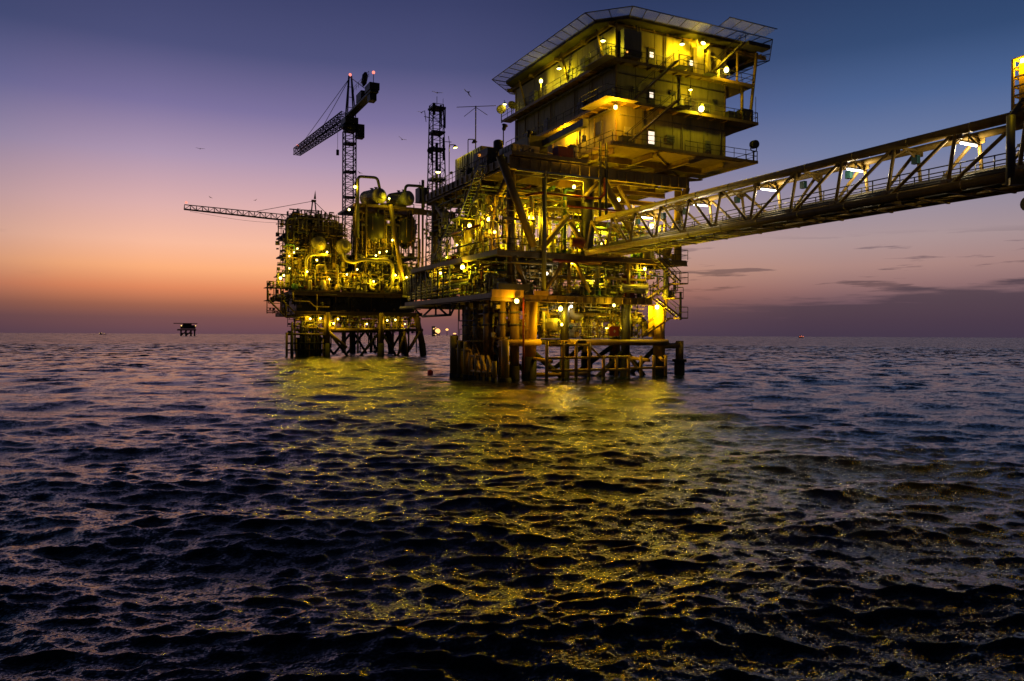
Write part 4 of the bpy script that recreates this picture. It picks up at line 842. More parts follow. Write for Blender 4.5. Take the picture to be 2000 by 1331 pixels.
# ------------------------------------------------------------------ the bridge to the right
B = T('truss_bridge', 'long tubular truss footbridge rising across the picture to the right edge', 'bridge', (8.4, -20, 11.4))
BN, BF, TN, TF, ZB, ZT = 7.0, 10.0, 7.65, 9.55, 11.66, 14.65
Y1, Y2 = -1.2, -46.5
for x, z, nm in ((BN, ZB, 'bottom_chord'), (BF, ZB, 'bottom_chord')): P(nm, MB().tube((x, Y1, z), (x, Y2, z), .25, 16), 'bridge', B)
for x in (TN, TF): P('top_chord', MB().tube((x, Y1-.8, ZT), (x, Y2, ZT), .25 if x == TN else .2, 16), 'bridge', B)
nodes = [-1.0-3.5*i for i in range(14)]
for i, y in enumerate(nodes):
    for xb, xt in ((BN, TN), (BF, TF)):
        P('post', MB().tube((xb, y, ZB), (xt, y, ZT), .1, 10), 'bridge', B)
        if i+1 < len(nodes):
            yn = nodes[i+1]
            if y > -19: P('diagonal', MB().tube((xt, y, ZT), (xb, yn, ZB), .1, 10), 'bridge', B)
            else: P('diagonal', MB().tube((xb, y, ZB), (xt, yn, ZT), .1, 10), 'bridge', B)
    for xb, xt, sg in ((BN, TN, -1), (BF, TF, 1)):
        P('gusset', MB().box((xt-.02, y-.34, ZT-.46), (xt+.02, y+.34, ZT-.2)), 'bridge', B); P('gusset', MB().box((xb-.02, y-.36, ZB+.2), (xb+.02, y+.36, ZB+.44)), 'bridge', B)
    for xx in (BN, TN): P('weld_band', MB().lathe((xx, y-.9, ZB if xx == BN else ZT), (0, 1, 0), [(0, .262), (.09, .262)], 16), 'bridge', B)
    P('portal_beam', MB().tube((TN, y, ZT-.05), (TF, y, ZT-.05), .08, 8), 'bridge', B)
    for s_ in (-1, 1):
        xm = (TN+TF)/2; P('portal_knee', MB().tube((xm, y, ZT-.1), (xm+s_*1.1, y, ZT-.62), .06, 6), 'bridge', B)
    P('cross_beam', MB().ibeam((BN, y, ZB-.1), (BF, y, ZB-.1), .2, .3), 'bridge', B)
    if i+1 < len(nodes):
        yn = nodes[i+1]; P('wind_brace', MB().tube((BN if i % 2 else BF, y, ZB-.12), (BF if i % 2 else BN, yn, ZB-.12), .07, 8), 'bridge', B)
        for k in range(2):
            ya, yb = y-(k*1.75), y-((k+1)*1.75); P('floor_grating', MB().box((8.0, yb+.02, ZB+.34), (9.2, ya-.02, ZB+.38)), 'grating', B)
for x in (8.0, 9.2): P('floor_stringer', MB().beam((x, Y1, ZB+.26), (x, Y2, ZB+.26), .06, .14), 'bridge', B)
for x in (7.98, 9.22): railing(B, [(x, Y1, ZB+.38), (x, Y2, ZB+.38)], 'dark', 1.0, 1.75)
P('cable_tray', MB().box((9.5, Y2, ZB+.74), (9.58, Y1, ZB+1.16)), 'white', B)
for i in range(26): P('tray_bracket', MB().box((9.58, -2.0-i*1.7, ZB+.1), (9.66, -1.9-i*1.7, ZB+1.1)), 'bridge', B)
for x, z, r, mt in ((7.35, ZB+.35, .1, 'grey'), (7.6, ZB+.55, .07, 'galv'), (7.7, ZB+.22, .09, 'yellow'), (8.25, ZB-.1, .11, 'grey'), (9.35, ZB-.14, .09, 'yellow')):
    P('pipe', MB().tube((x, Y1, z), (x, Y2, z), r, 8), mt, B)
for y in nodes[:-1]: P('pipe_hanger', MB().beam((7.2, y-1.75, ZB-.3), (9.8, y-1.75, ZB-.3), .12, .08), 'bridge', B); P('pipe_shoe', MB().box((7.25, y-1.9, ZB+.05), (7.85, y-1.6, ZB+.16)), 'safety', B)
for y, x in ((-3.0, 8.2), (-6.0, 9.3), (-9.6, 9.3), (-12.2, 9.5), (-18.2, 9.4), (-24.4, 9.4), (-28.0, 9.4), (-32.5, 9.4)):
    P('equipment_box', MB().box((x-.14, y-.18, ZT-.82), (x+.14, y+.18, ZT-.35)), 'teal', B)
def tube_lamp(y, label):
    o = T('tube_lamp', label, 'lamp', (8.7, y, 14.05), 'strip lamps along the bridge')
    P('housing', MB().box((8.05, y-.08, 14.14), (9.35, y+.08, 14.22)), 'grey', o); P('tube', MB().vessel((8.05, y, 14.08), (1, 0, 0), 1.3, .052, 10), 'lens_w', o)
    P('hanger', MB().tube((8.7, y, 14.22), (8.7, y, ZT-.08), .03, 6), 'galv', o)
    for dx in (-.4, .4): light(o, (dx, 0, -.14), 'w', 55, .1)
for i, (y, lb) in enumerate(zip((-36.0, -29.0, -22.0, -15.0, -8.0), ('nearest to the lit tower at the picture edge', 'second from the lit tower', 'third from the lit tower, halfway over', 'fourth from the lit tower', 'deepest into the near platform'))):
    tube_lamp(y, 'white strip lamp across the bridge roof, '+lb)
o = T('lamp_standard', 'unlit hooked lamp standard on the bridge walkway close to the picture edge', 'lamp', (9.2, -38.0, 12.0)); P('pole', MB().pipe([(9.3, -38, 12), (9.3, -38, 13.5), (9.3, -38.3, 13.7)], .04, 6), 'grey', o); P('head', MB().cbox((9.3, -38.3, 13.6), (.2, .3, .14)), 'grey', o)

# ------------------------------------------------------------------ the platform at the right edge of the picture
N_ = T('neighbour_platform', 'end of another platform at the picture edge, a lit yellow tower above a dark bearing', 'oil platform', (10, -46, 0))
P('leg', MB().tube((9.5, -48, -3), (9.5, -48, 11.0), .7, 16), 'safety', N_); P('leg', MB().tube((18, -48, -3), (18, -48, 11.0), .7, 16), 'safety', N_)
P('bearing', MB().tube((4.6, -41.3, 9.85), (9.5, -41.3, 9.85), .34, 16), 'safety', N_); P('bearing_leg', MB().tube((9.0, -41.4, -3), (9.0, -41.4, 10.4), .45, 14), 'yellow', N_)
P('deck_plate', MB().box((5.5, -60, 11.0), (20, -43.6, 11.4)), 'plate', N_)
P('deck_plate', MB().box((2.6, -60, 11.0), (5.5, -43.0, 11.4)), 'plate', N_)
P('column', MB().tube((3.65, -41.1, 10.6), (3.65, -41.1, 13.6), .17, 12), 'grey', N_); P('column', MB().tube((4.75, -41.6, 10.6), (4.75, -41.6, 14.0), .32, 12), 'grey', N_)
P('column_foot', MB().beam((3.4, -41.2, 10.7), (5.6, -43.2, 10.7), .3, .3), 'yellow', N_); P('gusset', MB().beam((3.6, -41.1, 13.5), (4.05, -41.4, 14.3), .12, .2), 'grey', N_)
for x, y in ((3.95, -41.0), (5.2, -41.0), (3.95, -42.2), (5.2, -42.2)): P('tower_post', MB().beam((x, y, 13.9), (x, y, 16.1), .1, .1), 'safety', N_)
for z in (14.1, 14.5, 14.9, 15.3, 15.7, 16.1):
    for p, q in (((3.95, -41.0), (5.2, -41.0)), ((3.95, -41.0), (3.95, -42.2))): P('tower_rail', MB().beam((*p, z), (*q, z), .07, .07), 'safety', N_)
P('tower_panel', MB().box((4.12, -42.1, 14.0), (5.2, -41.15, 15.9)), 'safety', N_); P('tower_floor', MB().box((3.9, -43.2, 13.75), (5.4, -40.9, 13.88)), 'yellow', N_)
P('tower_leg', MB().tube((5.1, -42.6, 10.9), (5.1, -42.6, 13.8), .2, 10), 'yellow', N_)
globe((4.5, -41.1, 16.1), 120, 'glowing lamp on the lit tower cut by the picture edge', 'y', r=.14, off=(-.95, -.5, -.5))

# ------------------------------------------------------------------ process platform behind, on the left
F = T('process_platform', 'cluttered process platform on raked legs behind on the left, lit yellow', 'oil platform', (7, 88, 0))
def box_legs():
    for x, y, dx in ((.7, 77.3, -.1), (10.7, 77.3, 0), (17.6, 77.5, 1.9), (.7, 88, -.1), (17.6, 88, 1.5), (.7, 98, -.1), (17.6, 98, 1.9), (10.7, 98, 0)):
        lg = P('leg', MB().tube((x+dx*.7, y, 2.4), (x, y, 8.0), .6, 12), 'yellow', F); P('splash_zone', MB().tube((x+dx, y, -3), (x+dx*.7, y, 2.4), .66, 12), 'growth', lg)
box_legs()
for y in (77.3, 88, 98):
    P('brace', MB().tube((-1, y, 4.9), (19, y, 4.9), .3, 8), 'yellow', F)
    for a, b in ((.7, 5.6), (10.7, 5.6), (10.7, 14.6), (18.4, 14.6)): P('brace', MB().tube((a, y, 4.8), (b, y, -1.5), .25, 8), 'growth', F)
for p, q in (((15.2, 77.1, 4.6), (16.0, 77.1, -.5)), ((15.4, 77.1, 4.6), (13.8, 77.1, -.5)), ((18.4, 77.1, 4.6), (16.2, 77.1, 1.0)), ((.9, 77.0, 4.5), (4.2, 77.0, 1.6))): P('brace', MB().tube(p, q, .26, 8), 'yellow', F)
P('grating', MB().box((1, 77.6, 4.95), (18.8, 82, 5.05)), 'plate', F); railing(F, [(11.0, 77.6, 5.05), (18.6, 77.6, 5.05)], 'yellow')
for z, dep, x0, x1 in ((8.2, .6, -5, 18.8), (11.8, .75, -5.6, 18.2)):
    P('deck_plate', MB().box((x0, 77.1, z-.06), (x1, 99, z)), 'plate', F)
    for y in (77.05, 82, 88, 94, 98.9): P('deck_girder', MB().ibeam((x0, y, z-.08-dep/2), (x1, y, z-.08-dep/2), .3, dep), 'yellow', F)
    for x in np.linspace(x0+.2, x1-.2, 8): P('deck_beam', MB().ibeam((x, 77.4, z-.1-dep*.4), (x, 98.6, z-.1-dep*.4), .25, dep*.7), 'yellow', F)
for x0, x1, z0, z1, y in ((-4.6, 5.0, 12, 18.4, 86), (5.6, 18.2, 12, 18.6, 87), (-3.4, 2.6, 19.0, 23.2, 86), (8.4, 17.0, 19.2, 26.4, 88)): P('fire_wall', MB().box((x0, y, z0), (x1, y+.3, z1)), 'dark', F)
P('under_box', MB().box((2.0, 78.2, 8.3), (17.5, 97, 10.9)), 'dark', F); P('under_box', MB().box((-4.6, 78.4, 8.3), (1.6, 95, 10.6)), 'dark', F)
P('drain_pipe', MB().pipe([(-5.4, 76.9, 11.4), (-5.4, 76.9, 9.9), (-2.6, 76.9, 9.9), (-1.6, 76.9, 9.0), (1.0, 76.9, 9.0)], .1, 6), 'yellow', F)
# left overhang with stair cage
P('deck_plate', MB().box((-9.9, 77.2, 12.2), (-5.6, 81, 12.3)), 'plate', F); P('deck_plate', MB().box((-9.9, 77.2, 9.9), (-5.6, 81, 10.0)), 'plate', F)
for z in (7.6, 10.0, 12.3): railing(F, [(-9.85, 77.2, z), (-7.0, 77.2, z)], 'yellow', 1.0, 1.0, .05)
for x in (-9.85, -7.4): P('cage_post', MB().beam((x, 77.2, 7.6), (x, 77.2, 13.3), .14, .14), 'yellow', F)
for p, q in (((-9.6, 77.2, 10.0), (-6.6, 77.2, 7.0)), ((-6.6, 77.2, 7.0), (-2.5, 77.2, 7.2)), ((-6.6, 77.2, 7.0), (-6.6, 77.2, 9.6)), ((-7.2, 77.2, 10.0), (-4.8, 77.2, 7.6))): P('overhang_brace', MB().tube(p, q, .15, 8), 'yellow', F)
stair(F, (-7.2, 77.6, 8.0), (-5.0, 77.6, 11.6), .8, 'dark')
# module frames above
for z, x0, x1 in ((15.6, -6.0, 3.0), (18.9, -6.0, 5.2), (22.6, -6.0, 4.4)):
    P('module_deck', MB().box((x0, 79, z-.25), (x1, 92, z)), 'plate', F); railing(F, [(x0, 79, z), (x1, 79, z)], 'yellow')
for x in (-6.2, -5.2, -2.0, 2.6): P('module_post', MB().tube((x, 79, 11.8), (x, 79, 24.6 if x < -5 else 22.6), .18 if x > -6 else .3, 8), 'yellow' if x > -6 else 'grey', F)
P('pipe', MB().pipe([(-6.2, 78.9, 14), (-6.2, 78.9, 24.8), (-4.6, 78.9, 25.0)], .26, 10), 'grey', F)
P('module_deck', MB().box((6.0, 78.5, 28.1), (19.6, 92, 28.5)), 'yellow', F); railing(F, [(6.2, 78.6, 28.5), (19.4, 78.6, 28.5)], 'yellow', sp=2.4)
P('module_deck', MB().box((6.0, 78.9, 18.9), (19.0, 92, 19.1)), 'plate', F); railing(F, [(6.2, 79.0, 19.1), (18.8, 79.0, 19.1)], 'dark', sp=2.4)
for x in (6.3, 8.2, 18.6, 19.4): P('module_post', MB().tube((x, 78.7, 11.8), (x, 78.7, 28.2), .22, 8), 'yellow', F)
P('raker', MB().tube((12.7, 78.0, 28.6), (15.2, 77.6, 13.0), .42, 12), 'yellow', F)
P('cross_beam', MB().box((17.2, 78.0, 27.2), (26.0, 78.6, 28.2)), 'yellow', F)
for p, q in (((19.4, 78.7, 28.4), (19.4, 78.7, 34.0)),): P('module_post', MB().tube(p, q, .3, 8), 'grey', F)
P('stair_box', MB().box((19.0, 79.5, 30.0), (21.0, 82.0, 32.8)), 'dark', F)
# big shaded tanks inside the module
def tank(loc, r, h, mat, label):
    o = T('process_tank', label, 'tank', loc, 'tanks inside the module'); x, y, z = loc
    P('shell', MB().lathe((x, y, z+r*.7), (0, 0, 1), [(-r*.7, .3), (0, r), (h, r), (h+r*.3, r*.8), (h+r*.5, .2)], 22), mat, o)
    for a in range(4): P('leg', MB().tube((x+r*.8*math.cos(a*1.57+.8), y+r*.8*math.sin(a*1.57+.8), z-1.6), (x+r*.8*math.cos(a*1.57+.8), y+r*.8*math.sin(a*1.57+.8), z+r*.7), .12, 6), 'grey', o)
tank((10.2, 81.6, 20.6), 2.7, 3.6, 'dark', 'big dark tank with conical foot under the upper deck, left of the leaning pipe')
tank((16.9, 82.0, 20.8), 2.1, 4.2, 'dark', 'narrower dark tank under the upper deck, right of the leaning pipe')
V = vessel
V('end_on_vessel', (-.6, 78.3, 20.5), (-.1, 1, 0), 5, 1.35, 'cream', 'round vessel end with a manhole, left one of the pair over the big pipes', 'end on vessels')
V('end_on_vessel', (3.9, 78.0, 20.2), (-.1, 1, 0), 5, 1.42, 'cream', 'round vessel end with a manhole, right one of the pair over the big pipes', 'end on vessels')
V('top_vessel', (10.8, 78.4, 30.2), (-.35, 1, 0), 4.5, 1.45, 'white', 'vessel on the upper deck with a bright green patch of lamp light', 'vessels on the upper deck')
V('top_vessel', (16.4, 78.4, 30.2), (-.5, 1, 0), 4.5, 1.45, 'white', 'vessel at the end of the upper deck, next to the lattice mast', 'vessels on the upper deck')
# the large bright pipe loops
for pts, r, mt in [([(-3.0, 77.6, 12.4), (-3.0, 77.6, 17.6), (-2.2, 77.6, 18.4), (1.4, 77.6, 18.4)], .28, 'cream'), ([(3.7, 77.4, 19.0), (3.9, 77.4, 17.7), (5.3, 77.4, 17.2), (7.2, 77.4, 17.9), (12.2, 77.4, 18.0), (13.0, 77.4, 17.0), (12.9, 77.4, 13.2), (12.0, 77.4, 12.4)], .33, 'cream'),
                   ([(2.6, 77.6, 16.8), (2.7, 77.6, 13.2), (3.5, 77.6, 12.6), (6.0, 77.6, 12.6)], .16, 'cream'), ([(6.5, 78.2, 22), (6.5, 78.2, 33.4), (10.2, 78.2, 33.5), (10.7, 78.2, 31.3)], .27, 'grey'), ([(15.6, 78.2, 31.3), (15.8, 78.2, 32.6), (19.2, 78.2, 32.7), (19.4, 78.2, 28.6)], .27, 'grey'),
                   ([(12.5, 78.4, 29.0), (12.6, 78.4, 30.6), (14.6, 78.4, 30.9)], .22, 'grey'), ([(8.6, 77.7, 15.8), (8.7, 77.7, 12.6), (9.6, 77.7, 12.4)], .3, 'cream'), ([(9.8, 77.8, 15.5), (10.6, 77.8, 16.0), (10.6, 77.8, 12.2)], .22, 'cream'), ([(13.5, 77.6, 13.7), (15.5, 77.5, 13.9), (18.0, 77.4, 14.4), (20.0, 76.0, 14.6)], .18, 'grey'),
                   ([(-1.2, 77.4, 15.0), (-1.2, 77.4, 16.5), (.4, 77.4, 16.5), (.4, 77.4, 15.0)], .18, 'cream'), ([(14.2, 77.5, 12.0), (14.2, 77.5, 16.0)], .3, 'cream')]:
    P('pipe', MB().pipe(pts, r, 12), mt, F)
for x in (12.9, 14.0, 2.6): P('pipe_foot', MB().lathe((x, 77.45, 12.0), (0, 0, 1), [(0, .6), (.7, .5), (1.2, .3)], 12), 'cream', F)
g = random.Random(77)
for i in range(9): P('relief_head', MB().lathe((-4.5+i*2.4+g.uniform(-.5, .5), 77.9, 12.0+g.uniform(0, 1)), (0, 0, 1), [(0, .35), (.5, .35), (.6, .18), (1.2, .2), (1.3, .45), (1.5, .1)], 10), 'cream', F)
clutter(F, -5.2, 17.5, 77.4, 79.4, 11.85, 15.4, 60, 121, .26, 'rrhhvvpbsb', 1.2)
clutter(F, -5.2, 17.5, 78.5, 82, 11.85, 15.4, 66, 21, .26, 'rrhhhvvvpbsb', 1.5)
clutter(F, -5.4, 2.6, 79.2, 82, 15.6, 18.8, 20, 22, .22, 'rrhhvpbc', 1.3)
clutter(F, -5.6, 4.0, 79.2, 82, 18.95, 22.4, 16, 23, .22, 'rrhhtbce', 1.3)
clutter(F, 6.4, 18.4, 79.2, 83, 15.4, 18.8, 30, 24, .24, 'rrhhvvpb', 1.4)
clutter(F, 6.4, 18.4, 80.0, 84, 19.1, 27.8, 22, 25, .25, 'rrhhtes', 1.3)
clutter(F, -5.6, 4.0, 79.1, 84, 22.7, 26.4, 34, 26, .2, 'rrhtbcee', 1.4)
clutter(F, -5.8, 4.8, 79.1, 83, 15.6, 22.4, 30, 126, .2, 'rrrhhbee', 1.3)
clutter(F, 6.4, 19.0, 79.2, 83, 19.1, 27.8, 34, 127, .3, 'rrrhhee', 1.3)
clutter(F, 1.0, 18.6, 77.6, 84, .5, 7.6, 26, 128, .22, 'rrrh', 1.3)
clutter(F, 1.0, 18.0, 77.8, 82, 5.05, 7.5, 26, 27, .22, 'rrhhvpb', 1.3)
clutter(F, -5.6, .6, 77.2, 80, .8, 7.6, 26, 28, .25, 'rrrhhe', 1.3)
clutter(F, 7.0, 18.8, 79.0, 82, 28.5, 29.9, 10, 29, .18, 'rhvpb', 1.0)
P('boat_bumper', MB().tube((-6.5, 77, -2), (-6.5, 77, 4.3), .22, 10), 'yellow', F); P('boat_bumper', MB().tube((-5.6, 77, -2), (-5.6, 77, 4.3), .3, 10), 'growth', F); P('bumper_rail', MB().tube((-6.5, 77, 4.0), (.5, 77, 4.0), .2, 8), 'yellow', F)
for i in range(7): P('boat_bumper', MB().tube((-4.8+i*.78, 77.0+(i % 2)*.5, -2), (-4.8+i*.78, 77.0+(i % 2)*.5, 3.2+(i % 3)*.6), .16, 8), 'growth' if i % 3 else 'yellow', F)
for z in (1.2, 2.4): P('bumper_rail', MB().tube((-6.5, 76.9, z), (.5, 76.9, z), .14, 8), 'growth', F)
P('boat_shelter', MB().box((-4.4, 78.6, -.5), (.0, 80.5, 3.4)), 'growth', F)
for x0, x1, z in ((-8.0, -5.6, 14.4), (-7.4, -5.6, 16.6), (-6.9, -5.0, 19.2)): P('module_deck', MB().box((x0, 78.4, z-.12), (x1, 82, z)), 'plate', F); railing(F, [(x0, 78.4, z), (x1, 78.4, z)], 'dark', sp=1.0, r=.045)
clutter(F, -7.8, -5.4, 78.4, 80, 12.3, 16.4, 12, 131, .22, 'rrrhbc', 1.2); clutter(F, -7.0, -5.0, 78.4, 80, 16.6, 21.5, 10, 132, .22, 'rrrhbe', 1.2)
micro(F, -5.4, 17.8, 77.2, 80.5, 11.9, 15.6, 700, 51, ('cream', 'yellow', 'dark'), 1.7); micro(F, -7.6, 4.6, 78.4, 82, 15.6, 24.6, 560, 52, ('yellow', 'dark', 'cream'), 1.8)
micro(F, 6.2, 19.0, 78.6, 82, 15.4, 19, 360, 53, ('cream', 'dark'), 1.7); micro(F, 6.2, 19.4, 79, 83, 19.1, 28, 320, 54, ('dark', 'yellow'), 1.8)
micro(F, -5.4, 18.4, 77.0, 80, 8.2, 11.4, 300, 55, ('dark', 'yellow'), 1.8); micro(F, -5.6, 18.6, 77.0, 82, 4.4, 7.6, 420, 56, ('yellow', 'dark', 'cream'), 1.7); micro(F, -5, 3.4, 82, 87, 22.8, 27.2, 200, 57, ('dark',), 2.2)
micro(F, -9.6, -6.0, 77.2, 79, 7.8, 13.2, 120, 58, ('dark', 'yellow'), 1.6)
P('mast_deck', MB().box((18.8, 77.4, 11.2), (26.5, 85, 11.8)), 'yellow', F)
# crane house on the left module and the far crane
o = T('lattice_boom_crane', 'crane on the left module with a long lattice boom reaching out over the sea', 'crane', (0, 86, 22.6), 'cranes of the process platform')
P('house', MB().prism([(-2.6, 84.4), (1.5, 84.4), (2.4, 86), (1.5, 87.8), (-2.6, 87.8)], 22.6, 25.4), 'black', o); P('cab', MB().box((-3.8, 84.0, 23.0), (-2.2, 85.6, 25.6)), 'black', o)
P('winch', MB().lathe((-1.6, 84.0, 25.4), (1, 0, 0), [(0, .9), (.1, .9), (.1, .6), (2.4, .6), (2.4, .9), (2.5, .9)], 14), 'black', o); P('counterweight', MB().box((2.0, 86.0, 24.2), (4.6, 88.5, 25.6)), 'black', o)
lattice(o, (-1.2, 85.2, 25.7), (-22.9, 83.0, 26.1), 1.1, .8, 22, .09, .045, 'black', 3)
for dx in (-.5, .5): P('gantry_leg', MB().tube((dx*1.4, 86, 25.0), (dx*.4, 86, 29.6), .13, 6), 'black', o)
P('gantry_cap', MB().box((-.4, 85.7, 29.3), (.4, 86.3, 29.7)), 'black', o); P('pennant', MB()._add([(0.0, 86, 29.9), (.45, 86, 29.9), (.3, 86.02, 31.6), (.0, 86.1, 29.9), (.45, 86.1, 29.9), (.3, 86.08, 31.6)], [(0, 1, 2), (5, 4, 3), (0, 2, 5, 3), (1, 4, 5, 2), (0, 3, 4, 1)]), 'black', o)
P('stay', MB().tube((0, 86, 29.5), (-10.6, 84.3, 26.5), .05, 5), 'black', o); P('stay', MB().tube((0, 86, 29.5), (5.2, 88, 25.5), .06, 5), 'black', o); P('hook_rope', MB().pipe([(-22.0, 83, 25.4), (-12, 84.1, 24.4), (-2, 85, 24.9)], .025, 5, 6), 'black', o)
P('railing_frame', MB().pipe([(-3.6, 85, 25.6), (-3.6, 85, 26.6), (-1, 85, 26.8)], .07, 6), 'black', o); P('aircraft_light', MB().ball((-22.6, 83, 26.9), .2, 8, 6), 'lens_red', o)
o = T('tower_crane', 'tall hammerhead tower crane with red lamps rising behind the process platform', 'crane', (7.1, 86.6, 12), 'cranes of the process platform')
lattice(o, (7.2, 87.4, 12), (7.2, 87.4, 44.0), 2.1, 2.1, 28, .13, .055, 'black', 4)
for z in (36.0, 41.5, 44.0, 31): P('frame_ring', MB().box((6.1, 86.3, z-.12), (8.3, 88.5, z+.12)), 'black', o)
P('slew_ring', MB().lathe((7.2, 87.4, 44.1), (0, 0, 1), [(0, 1.2), (.5, 1.5), (1.1, 1.5), (1.3, 1.1)], 16), 'black', o); P('turntable', MB().box((5.9, 85.6, 45.2), (8.5, 89.4, 46.4)), 'black', o); P('cab', MB().box((8.5, 86.2, 42.8), (9.9, 88.0, 45.4)), 'black', o)
lattice(o, (7.0, 89, 47.2), (3.6, 123.0, 47.2), 2.0, 1.5, 30, .12, .06, 'black', 4)
P('counter_jib', MB().beam((7.0, 86.5, 46.8), (7.1, 69.5, 46.8), 1.5, .34), 'black', o); P('counterweight', MB().box((6.2, 69.4, 47.1), (8.0, 72.6, 48.3)), 'black', o); P('winch_house', MB().box((6.3, 75.5, 47.1), (7.9, 79.0, 48.6)), 'black', o); P('ballast', MB().box((6.5, 70.2, 45.4), (7.7, 72.0, 46.6)), 'black', o)
railing(o, [(6.0, 69.2, 49.0), (6.0, 79.5, 49.2)], 'black')
for s_ in (-.8, .8): P('head_leg', MB().tube((7.1+s_, 87.0, 46.4), (7.1+s_*.3, 86.6, 54.6), .16, 6), 'black', o); P('head_leg', MB().tube((7.1+s_, 85.4, 46.4), (7.1+s_*.3, 86.4, 54.6), .12, 6), 'black', o)
for z in (48.5, 50.5, 52.5): P('head_rung', MB().beam((6.5, 86.6, z), (7.7, 86.6, z), .1, .1), 'black', o)
for q in ((3.9, 117, 48.2), (5.4, 104, 48.4)): P('stay', MB().tube((7.1, 86.6, 54.4), q, .06, 5), 'black', o)
P('stay', MB().tube((7.1, 86.6, 54.4), (7.1, 76, 49.2), .07, 5), 'black', o); P('wind_vane', MB().lathe((7.3, 77.6, 50.0), (.1, -.3, 1), [(0, .1), (.6, .5), (2.0, .55), (2.6, .2)], 10), 'black', o); P('hook_rope', MB().tube((6.2, 93, 46.3), (6.2, 93, 41.4), .04, 5), 'black', o); P('hook_block', MB().box((5.95, 92.8, 40.4), (6.45, 93.2, 41.5)), 'black', o)
for p in ((7.1, 86.6, 54.9), (7.2, 70.5, 50.4), (3.7, 122.5, 48.6)): P('aircraft_light', MB().ball(p, .28, 10, 6), 'lens_red', o)
P('light_stand', MB().tube((7.2, 70.5, 48.3), (7.2, 70.5, 50.3), .06, 6), 'black', o)
# communications mast
o = T('lattice_mast', 'black lattice communications mast hung with aerials behind the crane deck', 'mast', (23.0, 80.5, 11.8))
lattice(o, (23.0, 80.5, 11.8), (22.8, 80.5, 49.5), 3.6, 2.1, 26, .13, .055, 'black', 4)
for z, r in ((40.5, 1.35), (43.8, 1.3), (48.6, 1.4), (34.5, 1.45)): P('platform_ring', MB().box((22.9-r, 80.5-r, z), (22.9+r, 80.5+r, z+.35)), 'black', o)
for dx, dy, z, h, r in ((1.5, -.6, 45.0, 4.0, .16), (1.2, .7, 45.5, 3.6, .16), (.3, -1.4, 46.6, 2.6, .2), (-1.3, -.6, 38.0, 5.4, .13), (1.1, -.8, 38.5, 4.6, .18), (-.9, -1.0, 47.2, 2.2, .25), (.0, 0.0, 12, 30, .3), (.9, .5, 12, 26, .2)): P('aerial', MB().tube((22.9+dx, 80.5+dy, z), (22.9+dx, 80.5+dy, z+h), r, 8), 'black', o)
for dx, z, l in ((-1.2, 46.5, 1.9), (-1.6, 32.6, 2.6), (1.0, 42.2, 1.6), (-1.7, 29.0, 1.6)):
    s_ = 1 if dx > 0 else -1; P('aerial_arm', MB().tube((22.9+dx, 79.6, z), (22.9+dx+s_*l, 79.2, z), .07, 6), 'black', o); P('dipole', MB().tube((22.9+dx+s_*l*.8, 79.2, z-1.0), (22.9+dx+s_*l*.8-.3, 79.2, z+1.1), .07, 6), 'black', o)
P('dish', MB().lathe((21.2, 79.2, 40.0), (-.6, -.8, 0), [(0, .1), (.1, .6), (.25, .7), (.3, .7), (.2, .5)], 14), 'black', o); P('whip', MB().tube((22.9, 80.5, 49.5), (22.9, 80.5, 51.2), .06, 5), 'black', o); P('whip', MB().tube((24.2, 80.5, 49), (24.2, 80.5, 51.0), .04, 5), 'black', o)
flood((22.6, 78.9, 35.9), 20, 'small floodlight fixed on the lattice mast', 'g', sc=2.0)
# ------------------------------------------------------------------ covered bridge between the two platforms
o = T('link_bridge', 'dark pipe bridge joining the two platforms behind the near one', 'bridge', (10, 50, 8))
lattice(o, (2.0, 24.2, 9.8), (16.5, 77.0, 12.8), 3.0, 3.0, 14, .2, .1, 'grey', 4)
for dx in (-.8, 0, .8): P('pipe', MB().tube((2+dx, 24.2, 9.0), (16.5+dx, 77, 12.2), .2, 8), 'yellow', o)
P('walk', MB().beam((2.0, 24.2, 10.6), (16.5, 77, 13.6), 1.2, .08), 'plate', o)
